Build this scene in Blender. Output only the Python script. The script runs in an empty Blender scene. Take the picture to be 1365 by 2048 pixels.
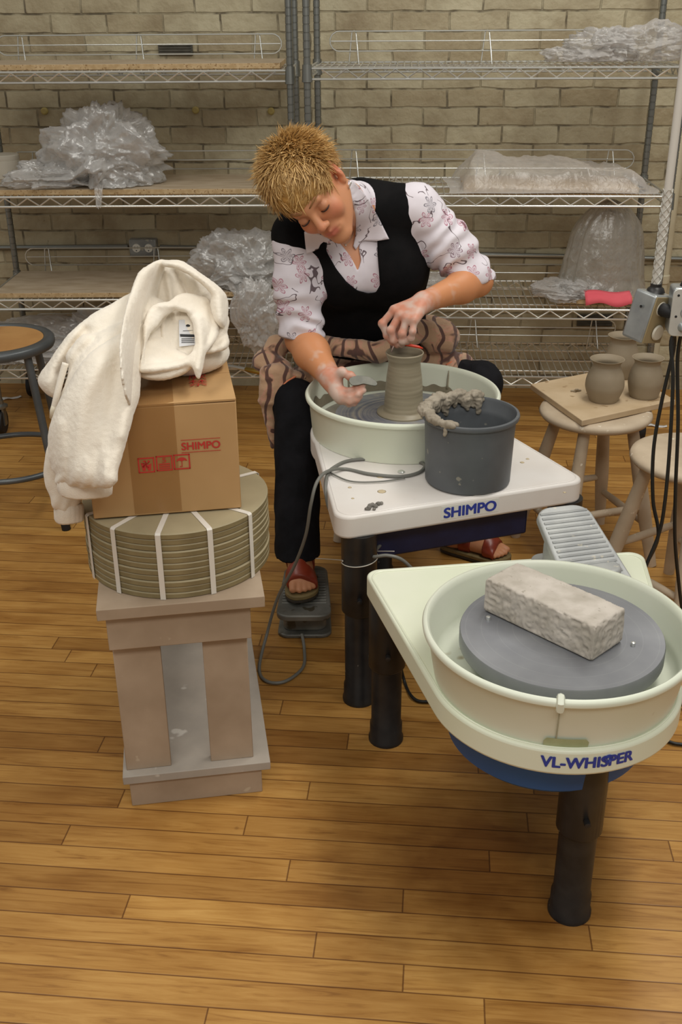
import bpy, bmesh, math, random
import numpy as np
from mathutils import Vector, Matrix

random.seed(7)
RNG = np.random.default_rng(7)
PI = math.pi
C = bpy.context.scene.collection

# ---------------------------------------------------------------- camera model (measured from the photograph)
F_PX, PITCH, CAM_H, ROLL = 2100.0, math.radians(25.6), 1.52, 0.007
CR, SR = math.cos(ROLL), math.sin(ROLL)
CP, SP = math.cos(PITCH), math.sin(PITCH)

def ray(u, v):
    du = (u-682.5)/F_PX; dv = (1024-v)/F_PX
    cx = du*CR+dv*SR; cy = -du*SR+dv*CR
    return Vector((cx, CP+cy*SP, -SP+cy*CP))
def at(u, v, h):                       # point of height h seen at a measured image position
    d = ray(u, v); t = (h-CAM_H)/d.z
    return Vector((d.x*t, d.y*t, h))
def aty(u, v, Y):                      # point of depth Y
    d = ray(u, v); t = Y/d.y
    return Vector((d.x*t, Y, CAM_H+d.z*t))
def projv(X, Y, Z):
    zz = Z-CAM_H
    c = Y*CP-zz*SP; uy = Y*SP+zz*CP
    a = X/c; b = uy/c
    return 682.5+F_PX*(a*CR-b*SR), 1024-F_PX*(a*SR+b*CR), c

def make_camera():
    cd = bpy.data.cameras.new('camera'); o = bpy.data.objects.new('camera', cd); C.objects.link(o)
    cd.sensor_fit = 'VERTICAL'; cd.sensor_height = 36.0
    cd.lens = F_PX/2048*36.0
    fwd = Vector((0, CP, -SP)); up = Vector((0, SP, CP)); rt = Vector((1, 0, 0))
    rn = rt*CR-up*SR; un = rt*SR+up*CR
    m = Matrix((rn, un, -fwd)).transposed().to_4x4()
    m.translation = (0, 0, CAM_H)
    o.matrix_world = m
    cd.clip_start = 0.05
    bpy.context.scene.camera = o
make_camera()

# ---------------------------------------------------------------- materials
class NT:
    def __init__(s, name):
        s.m = bpy.data.materials.new(name); s.m.use_nodes = True
        s.t = s.m.node_tree; s.n = s.t.nodes; s.l = s.t.links
        s.b = s.n['Principled BSDF']; s.out = s.n['Material Output']
    def node(s, typ, **kw):
        nd = s.n.new(typ)
        for k, v in kw.items(): setattr(nd, k, v)
        return nd
    def link(s, a, b): s.l.new(a, b)
    def val(s, sock, v):
        if hasattr(v, 'is_linked') or isinstance(v, bpy.types.NodeSocket): s.l.new(v, sock)
        else: sock.default_value = v
    def math(s, op, a, b=0.0, c=None):
        nd = s.n.new('ShaderNodeMath'); nd.operation = op
        s.val(nd.inputs[0], a); s.val(nd.inputs[1], b)
        if c is not None: s.val(nd.inputs[2], c)
        return nd.outputs[0]
    def ramp(s, fac, stops):
        nd = s.n.new('ShaderNodeValToRGB'); cr = nd.color_ramp
        while len(cr.elements) < len(stops): cr.elements.new(0.5)
        for e, (p, c) in zip(cr.elements, stops):
            e.position = p; e.color = (*c, 1) if len(c) == 3 else c
        s.l.new(fac, nd.inputs[0]); return nd.outputs[0]
    def mix(s, fac, a, b, mode='MIX'):
        nd = s.n.new('ShaderNodeMix'); nd.data_type = 'RGBA'; nd.blend_type = mode
        s.val(nd.inputs[0], fac)
        for sock, v in ((nd.inputs[6], a), (nd.inputs[7], b)):
            if isinstance(v, (tuple, list)): sock.default_value = (*v[:3], 1)
            else: s.l.new(v, sock)
        return nd.outputs[2]
    def noise(s, vec, scale, detail=3, rough=0.5, dist=0.0):
        nd = s.n.new('ShaderNodeTexNoise')
        if vec is not None: s.l.new(vec, nd.inputs['Vector'])
        nd.inputs['Scale'].default_value = scale; nd.inputs['Detail'].default_value = detail
        nd.inputs['Roughness'].default_value = rough; nd.inputs['Distortion'].default_value = dist
        return nd.outputs['Fac']
    def coord(s, which='Object'):
        return s.n.new('ShaderNodeTexCoord').outputs[which]
    def bump(s, h, strength=0.3, dist=0.005):
        nd = s.n.new('ShaderNodeBump'); nd.inputs['Strength'].default_value = strength
        nd.inputs['Distance'].default_value = dist
        s.l.new(h, nd.inputs['Height']); s.l.new(nd.outputs[0], s.b.inputs['Normal'])
    def mapping(s, vec, scale=(1,1,1), rot=(0,0,0), loc=(0,0,0)):
        nd = s.n.new('ShaderNodeMapping'); s.l.new(vec, nd.inputs[0])
        nd.inputs['Scale'].default_value = scale; nd.inputs['Rotation'].default_value = rot
        nd.inputs['Location'].default_value = loc
        return nd.outputs[0]

def srgb(r, g, b):
    f = lambda c: (c/255/12.92) if c/255 <= 0.04045 else ((c/255+0.055)/1.055)**2.4
    return (f(r), f(g), f(b))

def simple(name, c1, c2=None, scale=20, rough=0.5, metal=0.0, bump=0.0, bscale=80, bdist=0.002, lo=0.35, hi=0.65,
           spots=None, spot_scale=40, spot_lo=0.68, stretch=None, spec=0.5, sheen=0.0):
    t = NT(name); co = t.coord()
    if stretch: co = t.mapping(co, stretch)
    t.b.inputs['Roughness'].default_value = rough; t.b.inputs['Metallic'].default_value = metal
    t.b.inputs['Specular IOR Level'].default_value = spec
    if sheen:
        t.b.inputs['Sheen Weight'].default_value = sheen
    if c2 is None: col = None; t.b.inputs['Base Color'].default_value = (*c1, 1)
    else:
        col = t.ramp(t.noise(co, scale, 4), [(lo, c1), (hi, c2)])
    if spots is not None:
        f = t.ramp(t.noise(co, spot_scale, 2), [(spot_lo, (0,0,0)), (spot_lo+0.04, (1,1,1))])
        col = t.mix(f, col if col is not None else c1, spots)
    if col is not None: t.link(col, t.b.inputs['Base Color'])
    if bump: t.bump(t.noise(co, bscale, 3), bump, bdist)
    return t.m

# ---------------------------------------------------------------- mesh builder
class MB:
    def __init__(s): s.v = []; s.f = []
    def add(s, vs, fs):
        o = len(s.v); s.v += [tuple(p) for p in vs]; s.f += [tuple(i+o for i in f) for f in fs]; return s
    def box(s, c, size, R=None):
        hx, hy, hz = size[0]/2, size[1]/2, size[2]/2
        vs = [Vector((x, y, z)) for x in (-hx, hx) for y in (-hy, hy) for z in (-hz, hz)]
        if R is not None: vs = [R @ p for p in vs]
        vs = [p+Vector(c) for p in vs]
        return s.add(vs, [(0,1,3,2), (4,6,7,5), (0,4,5,1), (2,3,7,6), (0,2,6,4), (1,5,7,3)])
    def tube(s, path, r, n=8, closed=False, caps=True):
        P = [Vector(p) for p in path]; m = len(P)
        rs = r if isinstance(r, (list, tuple)) else [r]*m
        T = []
        for i in range(m):
            a = P[(i-1) % m] if (closed or i > 0) else P[i]
            b = P[(i+1) % m] if (closed or i < m-1) else P[i]
            d = b-a; T.append(d.normalized() if d.length > 1e-9 else Vector((0,0,1)))
        ref = Vector((0,0,1)) if abs(T[0].z) < 0.9 else Vector((1,0,0))
        N = (ref-T[0]*ref.dot(T[0])).normalized()
        vs = []
        for i in range(m):
            N = (N-T[i]*N.dot(T[i]))
            N = N.normalized() if N.length > 1e-6 else T[i].orthogonal().normalized()
            B = T[i].cross(N)
            for k in range(n):
                a = 2*PI*k/n
                vs.append(P[i]+(N*math.cos(a)+B*math.sin(a))*rs[i])
        fs = []
        for i in range(m if closed else m-1):
            j = (i+1) % m
            for k in range(n):
                l = (k+1) % n
                fs.append((i*n+k, i*n+l, j*n+l, j*n+k))
        if caps and not closed:
            fs.append(tuple(range(n-1, -1, -1))); fs.append(tuple((m-1)*n+k for k in range(n)))
        return s.add(vs, fs)
    def lathe(s, prof, n=64, c=(0,0,0), M=None, cap=True):
        vs = []
        for r, z in prof:
            for k in range(n):
                a = 2*PI*k/n
                p = Vector((r*math.cos(a), r*math.sin(a), z))
                if M is not None: p = M @ p
                vs.append(p+Vector(c))
        fs = []
        for i in range(len(prof)-1):
            for k in range(n):
                l = (k+1) % n
                fs.append((i*n+k, i*n+l, (i+1)*n+l, (i+1)*n+k))
        if cap:
            if prof[0][0] > 1e-5: fs.append(tuple(range(n-1, -1, -1)))
            if prof[-1][0] > 1e-5: fs.append(tuple((len(prof)-1)*n+k for k in range(n)))
        return s.add(vs, fs)
    def prism(s, poly, z0, z1):
        n = len(poly)
        vs = [(x, y, z0) for x, y in poly]+[(x, y, z1) for x, y in poly]
        fs = [tuple(range(n-1, -1, -1)), tuple(range(n, 2*n))]
        for i in range(n):
            j = (i+1) % n; fs.append((i, j, n+j, n+i))
        return s.add(vs, fs)
    def xform(s, M):
        s.v = [tuple(M @ Vector(p)) for p in s.v]; return s
    def mesh(s, name):
        me = bpy.data.meshes.new(name); me.from_pydata(s.v, [], s.f); me.validate()
        bm = bmesh.new(); bm.from_mesh(me)
        bmesh.ops.remove_doubles(bm, verts=bm.verts, dist=1e-6)
        bmesh.ops.recalc_face_normals(bm, faces=bm.faces)
        bm.to_mesh(me); bm.free(); return me

def inv_of(parent):
    return parent.matrix_basis.inverted()

def link_mesh(name, me, mat, parent=None, smooth=None, bevel=0.0, segs=2):
    o = bpy.data.objects.new(name, me); C.objects.link(o)
    if mat is not None:
        for m in (mat if isinstance(mat, (list, tuple)) else [mat]): me.materials.append(m)
    if smooth is not None:
        me.shade_smooth()
        if smooth < 180: me.set_sharp_from_angle(angle=math.radians(smooth))
    if bevel:
        b = o.modifiers.new('bevel', 'BEVEL'); b.width = bevel; b.segments = segs
        b.limit_method = 'ANGLE'; b.angle_limit = math.radians(40); b.harden_normals = False
    if parent is not None:
        o.parent = parent
        p = parent; M = Matrix.Identity(4)
        o.matrix_parent_inverse = world_of(parent).inverted()
    return o

def world_of(o):
    if o.parent is None: return o.matrix_basis.copy()
    return world_of(o.parent) @ o.matrix_parent_inverse @ o.matrix_basis

def part(name, mb, mat, parent=None, smooth=40, bevel=0.0, segs=2, label=None):
    o = link_mesh(name, mb.mesh(name), mat, parent, smooth, bevel, segs)
    if label: o['label'] = label
    return o

def thing(name, label, cat, loc=(0,0,0), group=None):
    o = bpy.data.objects.new(name, None); C.objects.link(o); o.location = loc
    o.empty_display_size = 0.05
    o['label'] = label; o['category'] = cat
    if group: o['group'] = group
    return o
def tag(o, label, cat, group=None):
    o['label'] = label; o['category'] = cat
    if group: o['group'] = group
    return o
def dup(root, loc, rotz=0, label=None):
    r = root.copy(); C.objects.link(r); r.location = loc; r.rotation_euler = (0, 0, rotz)
    if label: r['label'] = label
    for ch in list(root.children):
        c = ch.copy(); C.objects.link(c); c.parent = r
        for g in ch.children:
            d = g.copy(); C.objects.link(d); d.parent = c
    return r

# ---------------------------------------------------------------- numpy noise
def vnoise(P, scale=1.0, seed=0):
    Q = np.asarray(P, dtype=np.float64)*scale+seed*17.31+1000.0
    I = np.floor(Q).astype(np.int64); f = Q-I; f = f*f*(3-2*f)
    def h(x, y, z):
        n = (x*73856093) ^ (y*19349663) ^ (z*83492791)
        n = (n ^ (n >> 13))*1274126177 & 0x7fffffff
        n = (n ^ (n >> 11))*668265263 & 0x7fffffff
        return (n % 65536)/65535.0
    x, y, z = I[:, 0], I[:, 1], I[:, 2]
    r = 0
    for dx in (0, 1):
        wx = f[:, 0] if dx else 1-f[:, 0]
        for dy in (0, 1):
            wy = f[:, 1] if dy else 1-f[:, 1]
            for dz in (0, 1):
                wz = f[:, 2] if dz else 1-f[:, 2]
                r = r+h(x+dx, y+dy, z+dz)*wx*wy*wz
    return r*2-1
def fbm(P, scale, octv=3, seed=0, ridged=False):
    r = 0; a = 1.0; tot = 0
    for i in range(octv):
        n = vnoise(P, scale*2**i, seed+i*3)
        if ridged: n = 1-2*np.abs(n)
        r = r+a*n; tot += a; a *= 0.5
    return r/tot

# ---------------------------------------------------------------- signed distance modelling
def V3(p): return np.array([p[0], p[1], p[2]], dtype=np.float64)
def rc(a, b, r1, r2=None):
    a = V3(a); b = V3(b); r2 = r1 if r2 is None else r2
    ab = b-a; L2 = max(float(ab@ab), 1e-12)
    def fn(X, Y, Z):
        px, py, pz = X-a[0], Y-a[1], Z-a[2]
        t = np.clip((px*ab[0]+py*ab[1]+pz*ab[2])/L2, 0, 1)
        return np.sqrt((px-t*ab[0])**2+(py-t*ab[1])**2+(pz-t*ab[2])**2)-(r1+(r2-r1)*t)
    m = max(r1, r2)
    return fn, np.minimum(a, b)-m, np.maximum(a, b)+m
def el(c, r, R=None):
    c = V3(c); r = V3(r); R = np.eye(3) if R is None else np.array(R)   # rows of R: local axes in world
    def fn(X, Y, Z):
        px, py, pz = X-c[0], Y-c[1], Z-c[2]
        q = [(R[i, 0]*px+R[i, 1]*py+R[i, 2]*pz) for i in range(3)]
        k0 = np.sqrt(sum((q[i]/r[i])**2 for i in range(3)))
        k1 = np.sqrt(sum((q[i]/r[i]**2)**2 for i in range(3)))+1e-9
        return k0*(k0-1)/k1
    ext = np.sqrt(((R*r[:, None])**2).sum(0))
    return fn, c-ext, c+ext
def rbox(c, half, R=None, rad=0.005):
    c = V3(c); h = V3(half)-rad; R = np.eye(3) if R is None else np.array(R)
    def fn(X, Y, Z):
        px, py, pz = X-c[0], Y-c[1], Z-c[2]
        q = [np.abs(R[i, 0]*px+R[i, 1]*py+R[i, 2]*pz)-h[i] for i in range(3)]
        o = np.sqrt(sum(np.maximum(x, 0)**2 for x in q))
        return o+np.minimum(np.maximum(np.maximum(q[0], q[1]), q[2]), 0)-rad
    ext = (np.abs(R)*(h[:, None]+rad)).sum(0)
    return fn, c-ext, c+ext

class SDF:
    def __init__(s, lo, hi, h):
        s.lo = V3(lo); s.h = h
        n = np.ceil((V3(hi)-s.lo)/h).astype(int)+1
        s.n = n; s.D = np.full(tuple(n), 0.08, dtype=np.float32)
    def sl(s, lo, hi, pad):
        i0 = np.clip(np.floor((lo-pad-s.lo)/s.h).astype(int), 0, s.n)
        i1 = np.clip(np.ceil((hi+pad-s.lo)/s.h).astype(int)+1, 0, s.n)
        return i0, i1
    def grid(s, i0, i1):
        ax = [(s.lo[k]+s.h*np.arange(i0[k], i1[k])).astype(np.float32) for k in range(3)]
        return ax[0][:, None, None], ax[1][None, :, None], ax[2][None, None, :]
    def add(s, prim, k=0.0, op='u', off=0.0, clip=None):
        fn, lo, hi = prim
        i0, i1 = s.sl(lo, hi, k+abs(off)+4*s.h)
        if np.any(i1 <= i0): return s
        X, Y, Z = s.grid(i0, i1)
        d = fn(X, Y, Z)-off
        if clip is not None: d = np.maximum(d, clip(X, Y, Z))
        S = (slice(i0[0], i1[0]), slice(i0[1], i1[1]), slice(i0[2], i1[2]))
        cur = s.D[S]
        if op == 'u':
            if k > 0:
                hh = np.clip(0.5+0.5*(cur-d)/k, 0, 1); r = cur*(1-hh)+d*hh-k*hh*(1-hh)
            else: r = np.minimum(cur, d)
        else:
            if k > 0:
                d2 = -d
                hh = np.clip(0.5-0.5*(cur-d2)/k, 0, 1); r = cur*(1-hh)+d2*hh+k*hh*(1-hh)
            else: r = np.maximum(cur, -d)
        s.D[S] = r
        return s
    def full(s):
        return s.grid(np.array([0,0,0]), s.n)
    def cut(s, fn):                      # keep where fn < 0
        X, Y, Z = s.full(); s.D = np.maximum(s.D, fn(X, Y, Z)).astype(np.float32); return s
    def sample(s, P):
        q = (np.asarray(P)-s.lo)/s.h
        i = np.clip(np.floor(q).astype(int), 0, s.n-2); f = np.clip(q-i, 0, 1)
        r = 0
        for dx in (0, 1):
            for dy in (0, 1):
                for dz in (0, 1):
                    w = (f[:, 0] if dx else 1-f[:, 0])*(f[:, 1] if dy else 1-f[:, 1])*(f[:, 2] if dz else 1-f[:, 2])
                    r = r+w*s.D[i[:, 0]+dx, i[:, 1]+dy, i[:, 2]+dz]
        return r
    def hit(s, u, v, y0=1.0, y1=4.0):    # first surface point along a line of sight
        d = ray(u, v); ys = np.arange(y0, y1, s.h*0.5)
        P = np.stack([d.x/d.y*ys, ys, CAM_H+d.z/d.y*ys], 1)
        inb = np.all((P > s.lo+s.h) & (P < s.lo+s.h*(s.n-2)), axis=1)
        P = P[inb]
        if len(P) == 0: return None
        sd = s.sample(P); k = np.nonzero(sd < 0)[0]
        return None if len(k) == 0 else Vector(P[k[0]])
    def arrays(s):
        D = s.D; neg = D < 0
        sh = tuple(s.n-1)
        cnt = np.zeros(sh, dtype=np.uint8)
        for dx in (0, 1):
            for dy in (0, 1):
                for dz in (0, 1):
                    cnt += neg[dx:dx+sh[0], dy:dy+sh[1], dz:dz+sh[2]]
        act = np.nonzero((cnt > 0) & (cnt < 8))
        I = np.stack(act, 1)
        idx = np.full(sh, -1, dtype=np.int32); idx[act] = np.arange(len(I), dtype=np.int32)
        cs = [(a, b, c) for a in (0, 1) for b in (0, 1) for c in (0, 1)]
        vals = {c: D[I[:, 0]+c[0], I[:, 1]+c[1], I[:, 2]+c[2]].astype(np.float64) for c in cs}
        acc = np.zeros((len(I), 3)); num = np.zeros(len(I))
        for a in cs:
            for ax in range(3):
                if a[ax] == 1: continue
                b = list(a); b[ax] = 1; b = tuple(b)
                va, vb = vals[a], vals[b]
                m = (va < 0) != (vb < 0)
                t = np.where(m, va/np.where(m, va-vb, 1), 0)
                p = np.tile(np.array(a, float), (len(I), 1)); p[:, ax] = t
                acc[m] += p[m]; num[m] += 1
        V = s.lo+s.h*(I+acc/num[:, None])
        faces = []
        for ax in range(3):
            sl0 = [slice(1, -1)]*3; sl1 = [slice(1, -1)]*3
            sl0[ax] = slice(0, -1); sl1[ax] = slice(1, None)
            A = neg[tuple(sl0)]; B = neg[tuple(sl1)]
            e = np.nonzero(A != B)
            base = np.stack(e, 1)
            o1, o2 = (ax+1) % 3, (ax+2) % 3
            off = np.array([1, 1, 1]); off[ax] = 0
            g = base+off
            def cell(d1, d2):
                q = g.copy(); q[:, o1] += d1; q[:, o2] += d2
                return idx[q[:, 0], q[:, 1], q[:, 2]]
            q = np.stack([cell(-1, -1), cell(0, -1), cell(0, 0), cell(-1, 0)], 1)
            flip = ~A[e]
            q[flip] = q[flip][:, ::-1]
            faces.append(q)
        Fq = np.concatenate(faces); Fq = Fq[(Fq >= 0).all(1)]
        return V, Fq

def vnormals(V, Fq):
    n = np.cross(V[Fq[:, 2]]-V[Fq[:, 0]], V[Fq[:, 3]]-V[Fq[:, 1]])
    N = np.zeros_like(V)
    for k in range(4): np.add.at(N, Fq[:, k], n)
    return N/(np.linalg.norm(N, axis=1, keepdims=True)+1e-12)
def relax(V, Fq, it=2, lam=0.5):
    e = np.concatenate([Fq[:, [0, 1]], Fq[:, [1, 2]], Fq[:, [2, 3]], Fq[:, [3, 0]]])
    deg = np.zeros(len(V)); np.add.at(deg, e[:, 0], 1); np.add.at(deg, e[:, 1], 1)
    for _ in range(it):
        A = np.zeros_like(V); np.add.at(A, e[:, 0], V[e[:, 1]]); np.add.at(A, e[:, 1], V[e[:, 0]])
        V = V+lam*(A/np.maximum(deg, 1)[:, None]-V)
    return V
def np_mesh(name, V, Fq):
    me = bpy.data.meshes.new(name)
    Fq = np.asarray(Fq, dtype=np.int32)
    me.vertices.add(len(V)); me.vertices.foreach_set('co', np.asarray(V, dtype=np.float32).ravel())
    k = Fq.shape[1]
    me.loops.add(Fq.size); me.loops.foreach_set('vertex_index', Fq.ravel())
    me.polygons.add(len(Fq)); me.polygons.foreach_set('loop_start', np.arange(0, Fq.size, k, dtype=np.int32))
    me.update(calc_edges=True); me.validate()
    return me
def set_col(me, col):
    a = me.color_attributes.new('Col', 'FLOAT_COLOR', 'POINT')
    c = np.ones((len(me.vertices), 4), dtype=np.float32); c[:, :3] = col
    a.data.foreach_set('color', c.ravel())
def sdf_obj(name, sdf, mat, parent=None, disp=None, it=2, col=None, label=None):
    V, Fq = sdf.arrays(); V = relax(V, Fq, it, 0.4)
    if disp is not None:
        N = vnormals(V, Fq); V = V+N*disp(V, N)[:, None]
    me = np_mesh(name, V, Fq)
    if col is not None: set_col(me, col(V, vnormals(V, Fq)))
    o = link_mesh(name, me, mat, parent, 180)
    if label: o['label'] = label
    return o

def poly_sd(U, W, poly):                 # 2-D signed distance to a polygon, arrays U, W
    p = np.array(poly, float); n = len(p)
    d = np.full(np.broadcast(U, W).shape, 1e9); s = np.ones_like(d)
    for i in range(n):
        a = p[i]; b = p[i-1]
        ex, ey = b[0]-a[0], b[1]-a[1]; wx, wy = U-a[0], W-a[1]
        t = np.clip((wx*ex+wy*ey)/(ex*ex+ey*ey+1e-12), 0, 1)
        d = np.minimum(d, (wx-t*ex)**2+(wy-t*ey)**2)
        c1 = W >= a[1]; c2 = W < b[1]; c3 = ex*wy > ey*wx
        flip = (c1 & c2 & c3) | (~c1 & ~c2 & ~c3)
        s = np.where(flip, -s, s)
    return s*np.sqrt(d)

def text_mesh(body, width, height, bold=0.0):
    cu = bpy.data.curves.new('lettering', 'FONT'); cu.body = body; cu.size = 1.0
    o = bpy.data.objects.new('lettering', cu); C.objects.link(o)
    bpy.context.view_layer.update()
    me = bpy.data.meshes.new_from_object(o.evaluated_get(bpy.context.evaluated_depsgraph_get()))
    vs = np.array([v.co[:] for v in me.vertices]); fs = [tuple(p.vertices) for p in me.polygons]
    bpy.data.objects.remove(o); bpy.data.curves.remove(cu); bpy.data.meshes.remove(me)
    lo, hi = vs.min(0), vs.max(0)
    x = (vs[:, 0]-(lo[0]+hi[0])/2)*width/(hi[0]-lo[0]); y = (vs[:, 1]-(lo[1]+hi[1])/2)*height/(hi[1]-lo[1])
    P = np.stack([x, y], 1)
    if bold:                                # heavier strokes: overprint with small shifts
        h = bold*height; n = len(P); Q, G = [], []
        for k, (a, b) in enumerate(((-1, 0), (1, 0), (0, 0.7), (0, -0.7), (-0.7, -0.5), (0.7, 0.5), (-0.7, 0.5), (0.7, -0.5))):
            Q.append(np.column_stack([P+np.array([a*h, b*h]), np.full(n, k*5e-5)])); G += [tuple(i+k*n for i in f) for f in fs]
        P, fs = np.concatenate(Q), G
    else: P = np.column_stack([P, np.zeros(len(P))])
    return P, fs
def smooth_path(pts, n=8, closed=False):    # Catmull-Rom
    P = [Vector(p) for p in pts]; m = len(P); out = []
    for i in range(m if closed else m-1):
        if closed: p0, p1, p2, p3 = P[i-1], P[i], P[(i+1) % m], P[(i+2) % m]
        else: p0, p1, p2, p3 = P[max(i-1, 0)], P[i], P[i+1], P[min(i+2, m-1)]
        for k in range(n):
            t = k/n
            out.append(0.5*((2*p1)+(p2-p0)*t+(2*p0-5*p1+4*p2-p3)*t*t+(3*p1-p0-3*p2+p3)*t**3))
    if not closed: out.append(P[-1])
    return out
def round_poly(pts, rads, n=8):             # polygon with rounded corners
    out = []; m = len(pts)
    for i in range(m):
        p = Vector(pts[i]).to_2d(); a = Vector(pts[i-1]).to_2d(); b = Vector(pts[(i+1) % m]).to_2d()
        r = rads[i]
        da = (a-p).normalized(); db = (b-p).normalized()
        ang = da.angle(db); t = r/math.tan(ang/2)
        p1 = p+da*t; p2 = p+db*t
        c = p+(da+db).normalized()*(r/math.sin(ang/2))
        a1 = math.atan2(p1.y-c.y, p1.x-c.x); a2 = math.atan2(p2.y-c.y, p2.x-c.x)
        dd = (a2-a1+PI) % (2*PI)-PI
        for k in range(n+1):
            q = a1+dd*k/n; out.append((c.x+r*math.cos(q), c.y+r*math.sin(q)))
    return out
# ---------------------------------------------------------------- setting: floor, brick wall, light
def floor_mat():
    t = NT('maple_planks'); co = t.coord()
    sep = t.node('ShaderNodeSeparateXYZ'); t.link(co, sep.inputs[0])
    x, y = sep.outputs[0], sep.outputs[1]
    W = 0.0585
    yr = t.math('DIVIDE', y, W); row = t.math('FLOOR', yr); fy = t.math('FRACT', yr)
    wn = t.node('ShaderNodeTexWhiteNoise', noise_dimensions='1D'); t.link(row, wn.inputs['W'])
    xs = t.math('MULTIPLY_ADD', wn.outputs['Value'], 5.3, x)
    xr = t.math('DIVIDE', xs, 0.86); ix = t.math('FLOOR', xr); fx = t.math('FRACT', xr)
    comb = t.node('ShaderNodeCombineXYZ'); t.link(row, comb.inputs[0]); t.link(ix, comb.inputs[1])
    w2 = t.node('ShaderNodeTexWhiteNoise', noise_dimensions='3D'); t.link(comb.outputs[0], w2.inputs['Vector'])
    off = t.node('ShaderNodeVectorMath', operation='MULTIPLY_ADD')
    t.link(w2.outputs['Color'], off.inputs[0]); off.inputs[1].default_value = (9, 9, 9); t.link(co, off.inputs[2])
    g = t.mapping(off.outputs[0], (2.6, 36, 36))
    grain = t.noise(g, 2.2, 6, 0.62, 1.2)
    blot = t.noise(t.mapping(off.outputs[0], (2.5, 6, 6)), 1.6, 3)
    base = t.ramp(grain, [(0.22, srgb(138, 92, 42)), (0.45, srgb(184, 136, 70)), (0.75, srgb(204, 158, 90))])
    pl = t.ramp(w2.outputs['Value'], [(0, (0.72, 0.66, 0.58)), (0.3, (0.90, 0.87, 0.82)), (0.7, (1.0, 1.0, 0.98)), (1, (1.14, 1.15, 1.13))])
    c = t.mix(1.0, base, pl, 'MULTIPLY')
    bl = t.ramp(blot, [(0.3, (0.66, 0.56, 0.45)), (0.55, (1, 1, 1)), (1, (1.06, 1.06, 1.06))])
    c = t.mix(0.8, c, bl, 'MULTIPLY')
    # dirt worn into the boards
    dirt = t.ramp(t.noise(co, 1.7, 4, 0.6), [(0.55, (1, 1, 1)), (0.8, (0.6, 0.52, 0.45))])
    c = t.mix(0.75, c, dirt, 'MULTIPLY')
    # round dark brown patch in the board colour under the front wheel
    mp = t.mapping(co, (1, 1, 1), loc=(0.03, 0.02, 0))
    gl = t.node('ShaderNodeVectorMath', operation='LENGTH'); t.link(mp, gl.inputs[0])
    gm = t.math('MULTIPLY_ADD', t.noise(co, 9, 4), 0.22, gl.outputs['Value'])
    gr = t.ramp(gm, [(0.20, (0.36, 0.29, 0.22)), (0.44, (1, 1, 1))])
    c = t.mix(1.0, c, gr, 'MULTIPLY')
    kn = t.node('ShaderNodeTexVoronoi'); t.link(co, kn.inputs['Vector']); kn.inputs['Scale'].default_value = 3.4
    kf = t.ramp(kn.outputs['Distance'], [(0.012, (0.22, 0.14, 0.08)), (0.03, (1, 1, 1))])
    c = t.mix(1, c, kf, 'MULTIPLY')
    ey = t.math('MINIMUM', fy, t.math('SUBTRACT', 1.0, fy))
    ex = t.math('MULTIPLY', t.math('MINIMUM', fx, t.math('SUBTRACT', 1.0, fx)), 14.7)
    e = t.math('MINIMUM', ex, ey)
    gap = t.ramp(e, [(0.012, (0.26, 0.17, 0.1)), (0.035, (1, 1, 1))])
    c = t.mix(0.85, c, gap, 'MULTIPLY')
    t.link(c, t.b.inputs['Base Color'])
    ro = t.math('MULTIPLY_ADD', blot, 0.22, 0.27)
    t.link(ro, t.b.inputs['Roughness']); t.b.inputs['Specular IOR Level'].default_value = 0.42
    t.bump(gap, 0.25, 0.001)
    return t.m

def brick_mat():
    t = NT('painted_brick'); co = t.coord()
    sep = t.node('ShaderNodeSeparateXYZ'); t.link(co, sep.inputs[0])
    comb = t.node('ShaderNodeCombineXYZ'); t.link(sep.outputs[0], comb.inputs[0]); t.link(sep.outputs[2], comb.inputs[1])
    dn = t.node('ShaderNodeTexNoise'); t.link(co, dn.inputs['Vector']); dn.inputs['Scale'].default_value = 7; dn.inputs['Detail'].default_value = 3
    dv = t.node('ShaderNodeVectorMath', operation='MULTIPLY_ADD'); t.link(dn.outputs['Color'], dv.inputs[0])
    dv.inputs[1].default_value = (0.024, 0.018, 0); t.link(comb.outputs[0], dv.inputs[2])
    br = t.node('ShaderNodeTexBrick'); t.link(dv.outputs[0], br.inputs['Vector'])
    br.inputs['Scale'].default_value = 1.0; br.inputs['Brick Width'].default_value = 0.222; br.inputs['Row Height'].default_value = 0.069
    br.inputs['Mortar Size'].default_value = 0.005; br.inputs['Mortar Smooth'].default_value = 0.6; br.inputs['Bias'].default_value = -0.1
    br.offset = 0.43; br.squash = 1.0
    br.inputs['Color1'].default_value = (*srgb(192, 183, 156), 1); br.inputs['Color2'].default_value = (*srgb(164, 149, 120), 1)
    br.inputs['Mortar'].default_value = (*srgb(164, 154, 128), 1)
    pn = t.ramp(t.noise(co, 4.5, 4, 0.6), [(0.33, (0.64, 0.58, 0.50)), (0.55, (1, 1, 0.96)), (0.75, (1.12, 1.12, 1.10))])
    c = t.mix(0.8, br.outputs['Color'], pn, 'MULTIPLY')
    chip = t.ramp(t.noise(co, 26, 3), [(0.70, (1, 1, 1)), (0.76, (0.42, 0.36, 0.28))])
    c = t.mix(0.7, c, chip, 'MULTIPLY')
    # broken dark joints
    jm = t.math('MULTIPLY', br.outputs['Fac'], t.ramp(t.noise(co, 13, 3), [(0.48, (0, 0, 0)), (0.62, (1, 1, 1))]))
    c = t.mix(t.math('MULTIPLY', jm, 0.8), c, srgb(84, 74, 56))
    t.link(c, t.b.inputs['Base Color']); t.b.inputs['Roughness'].default_value = 0.62
    hgt = t.math('MULTIPLY_ADD', br.outputs['Fac'], -0.7, t.noise(co, 30, 4))
    t.bump(hgt, 0.55, 0.012)
    return t.m

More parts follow.
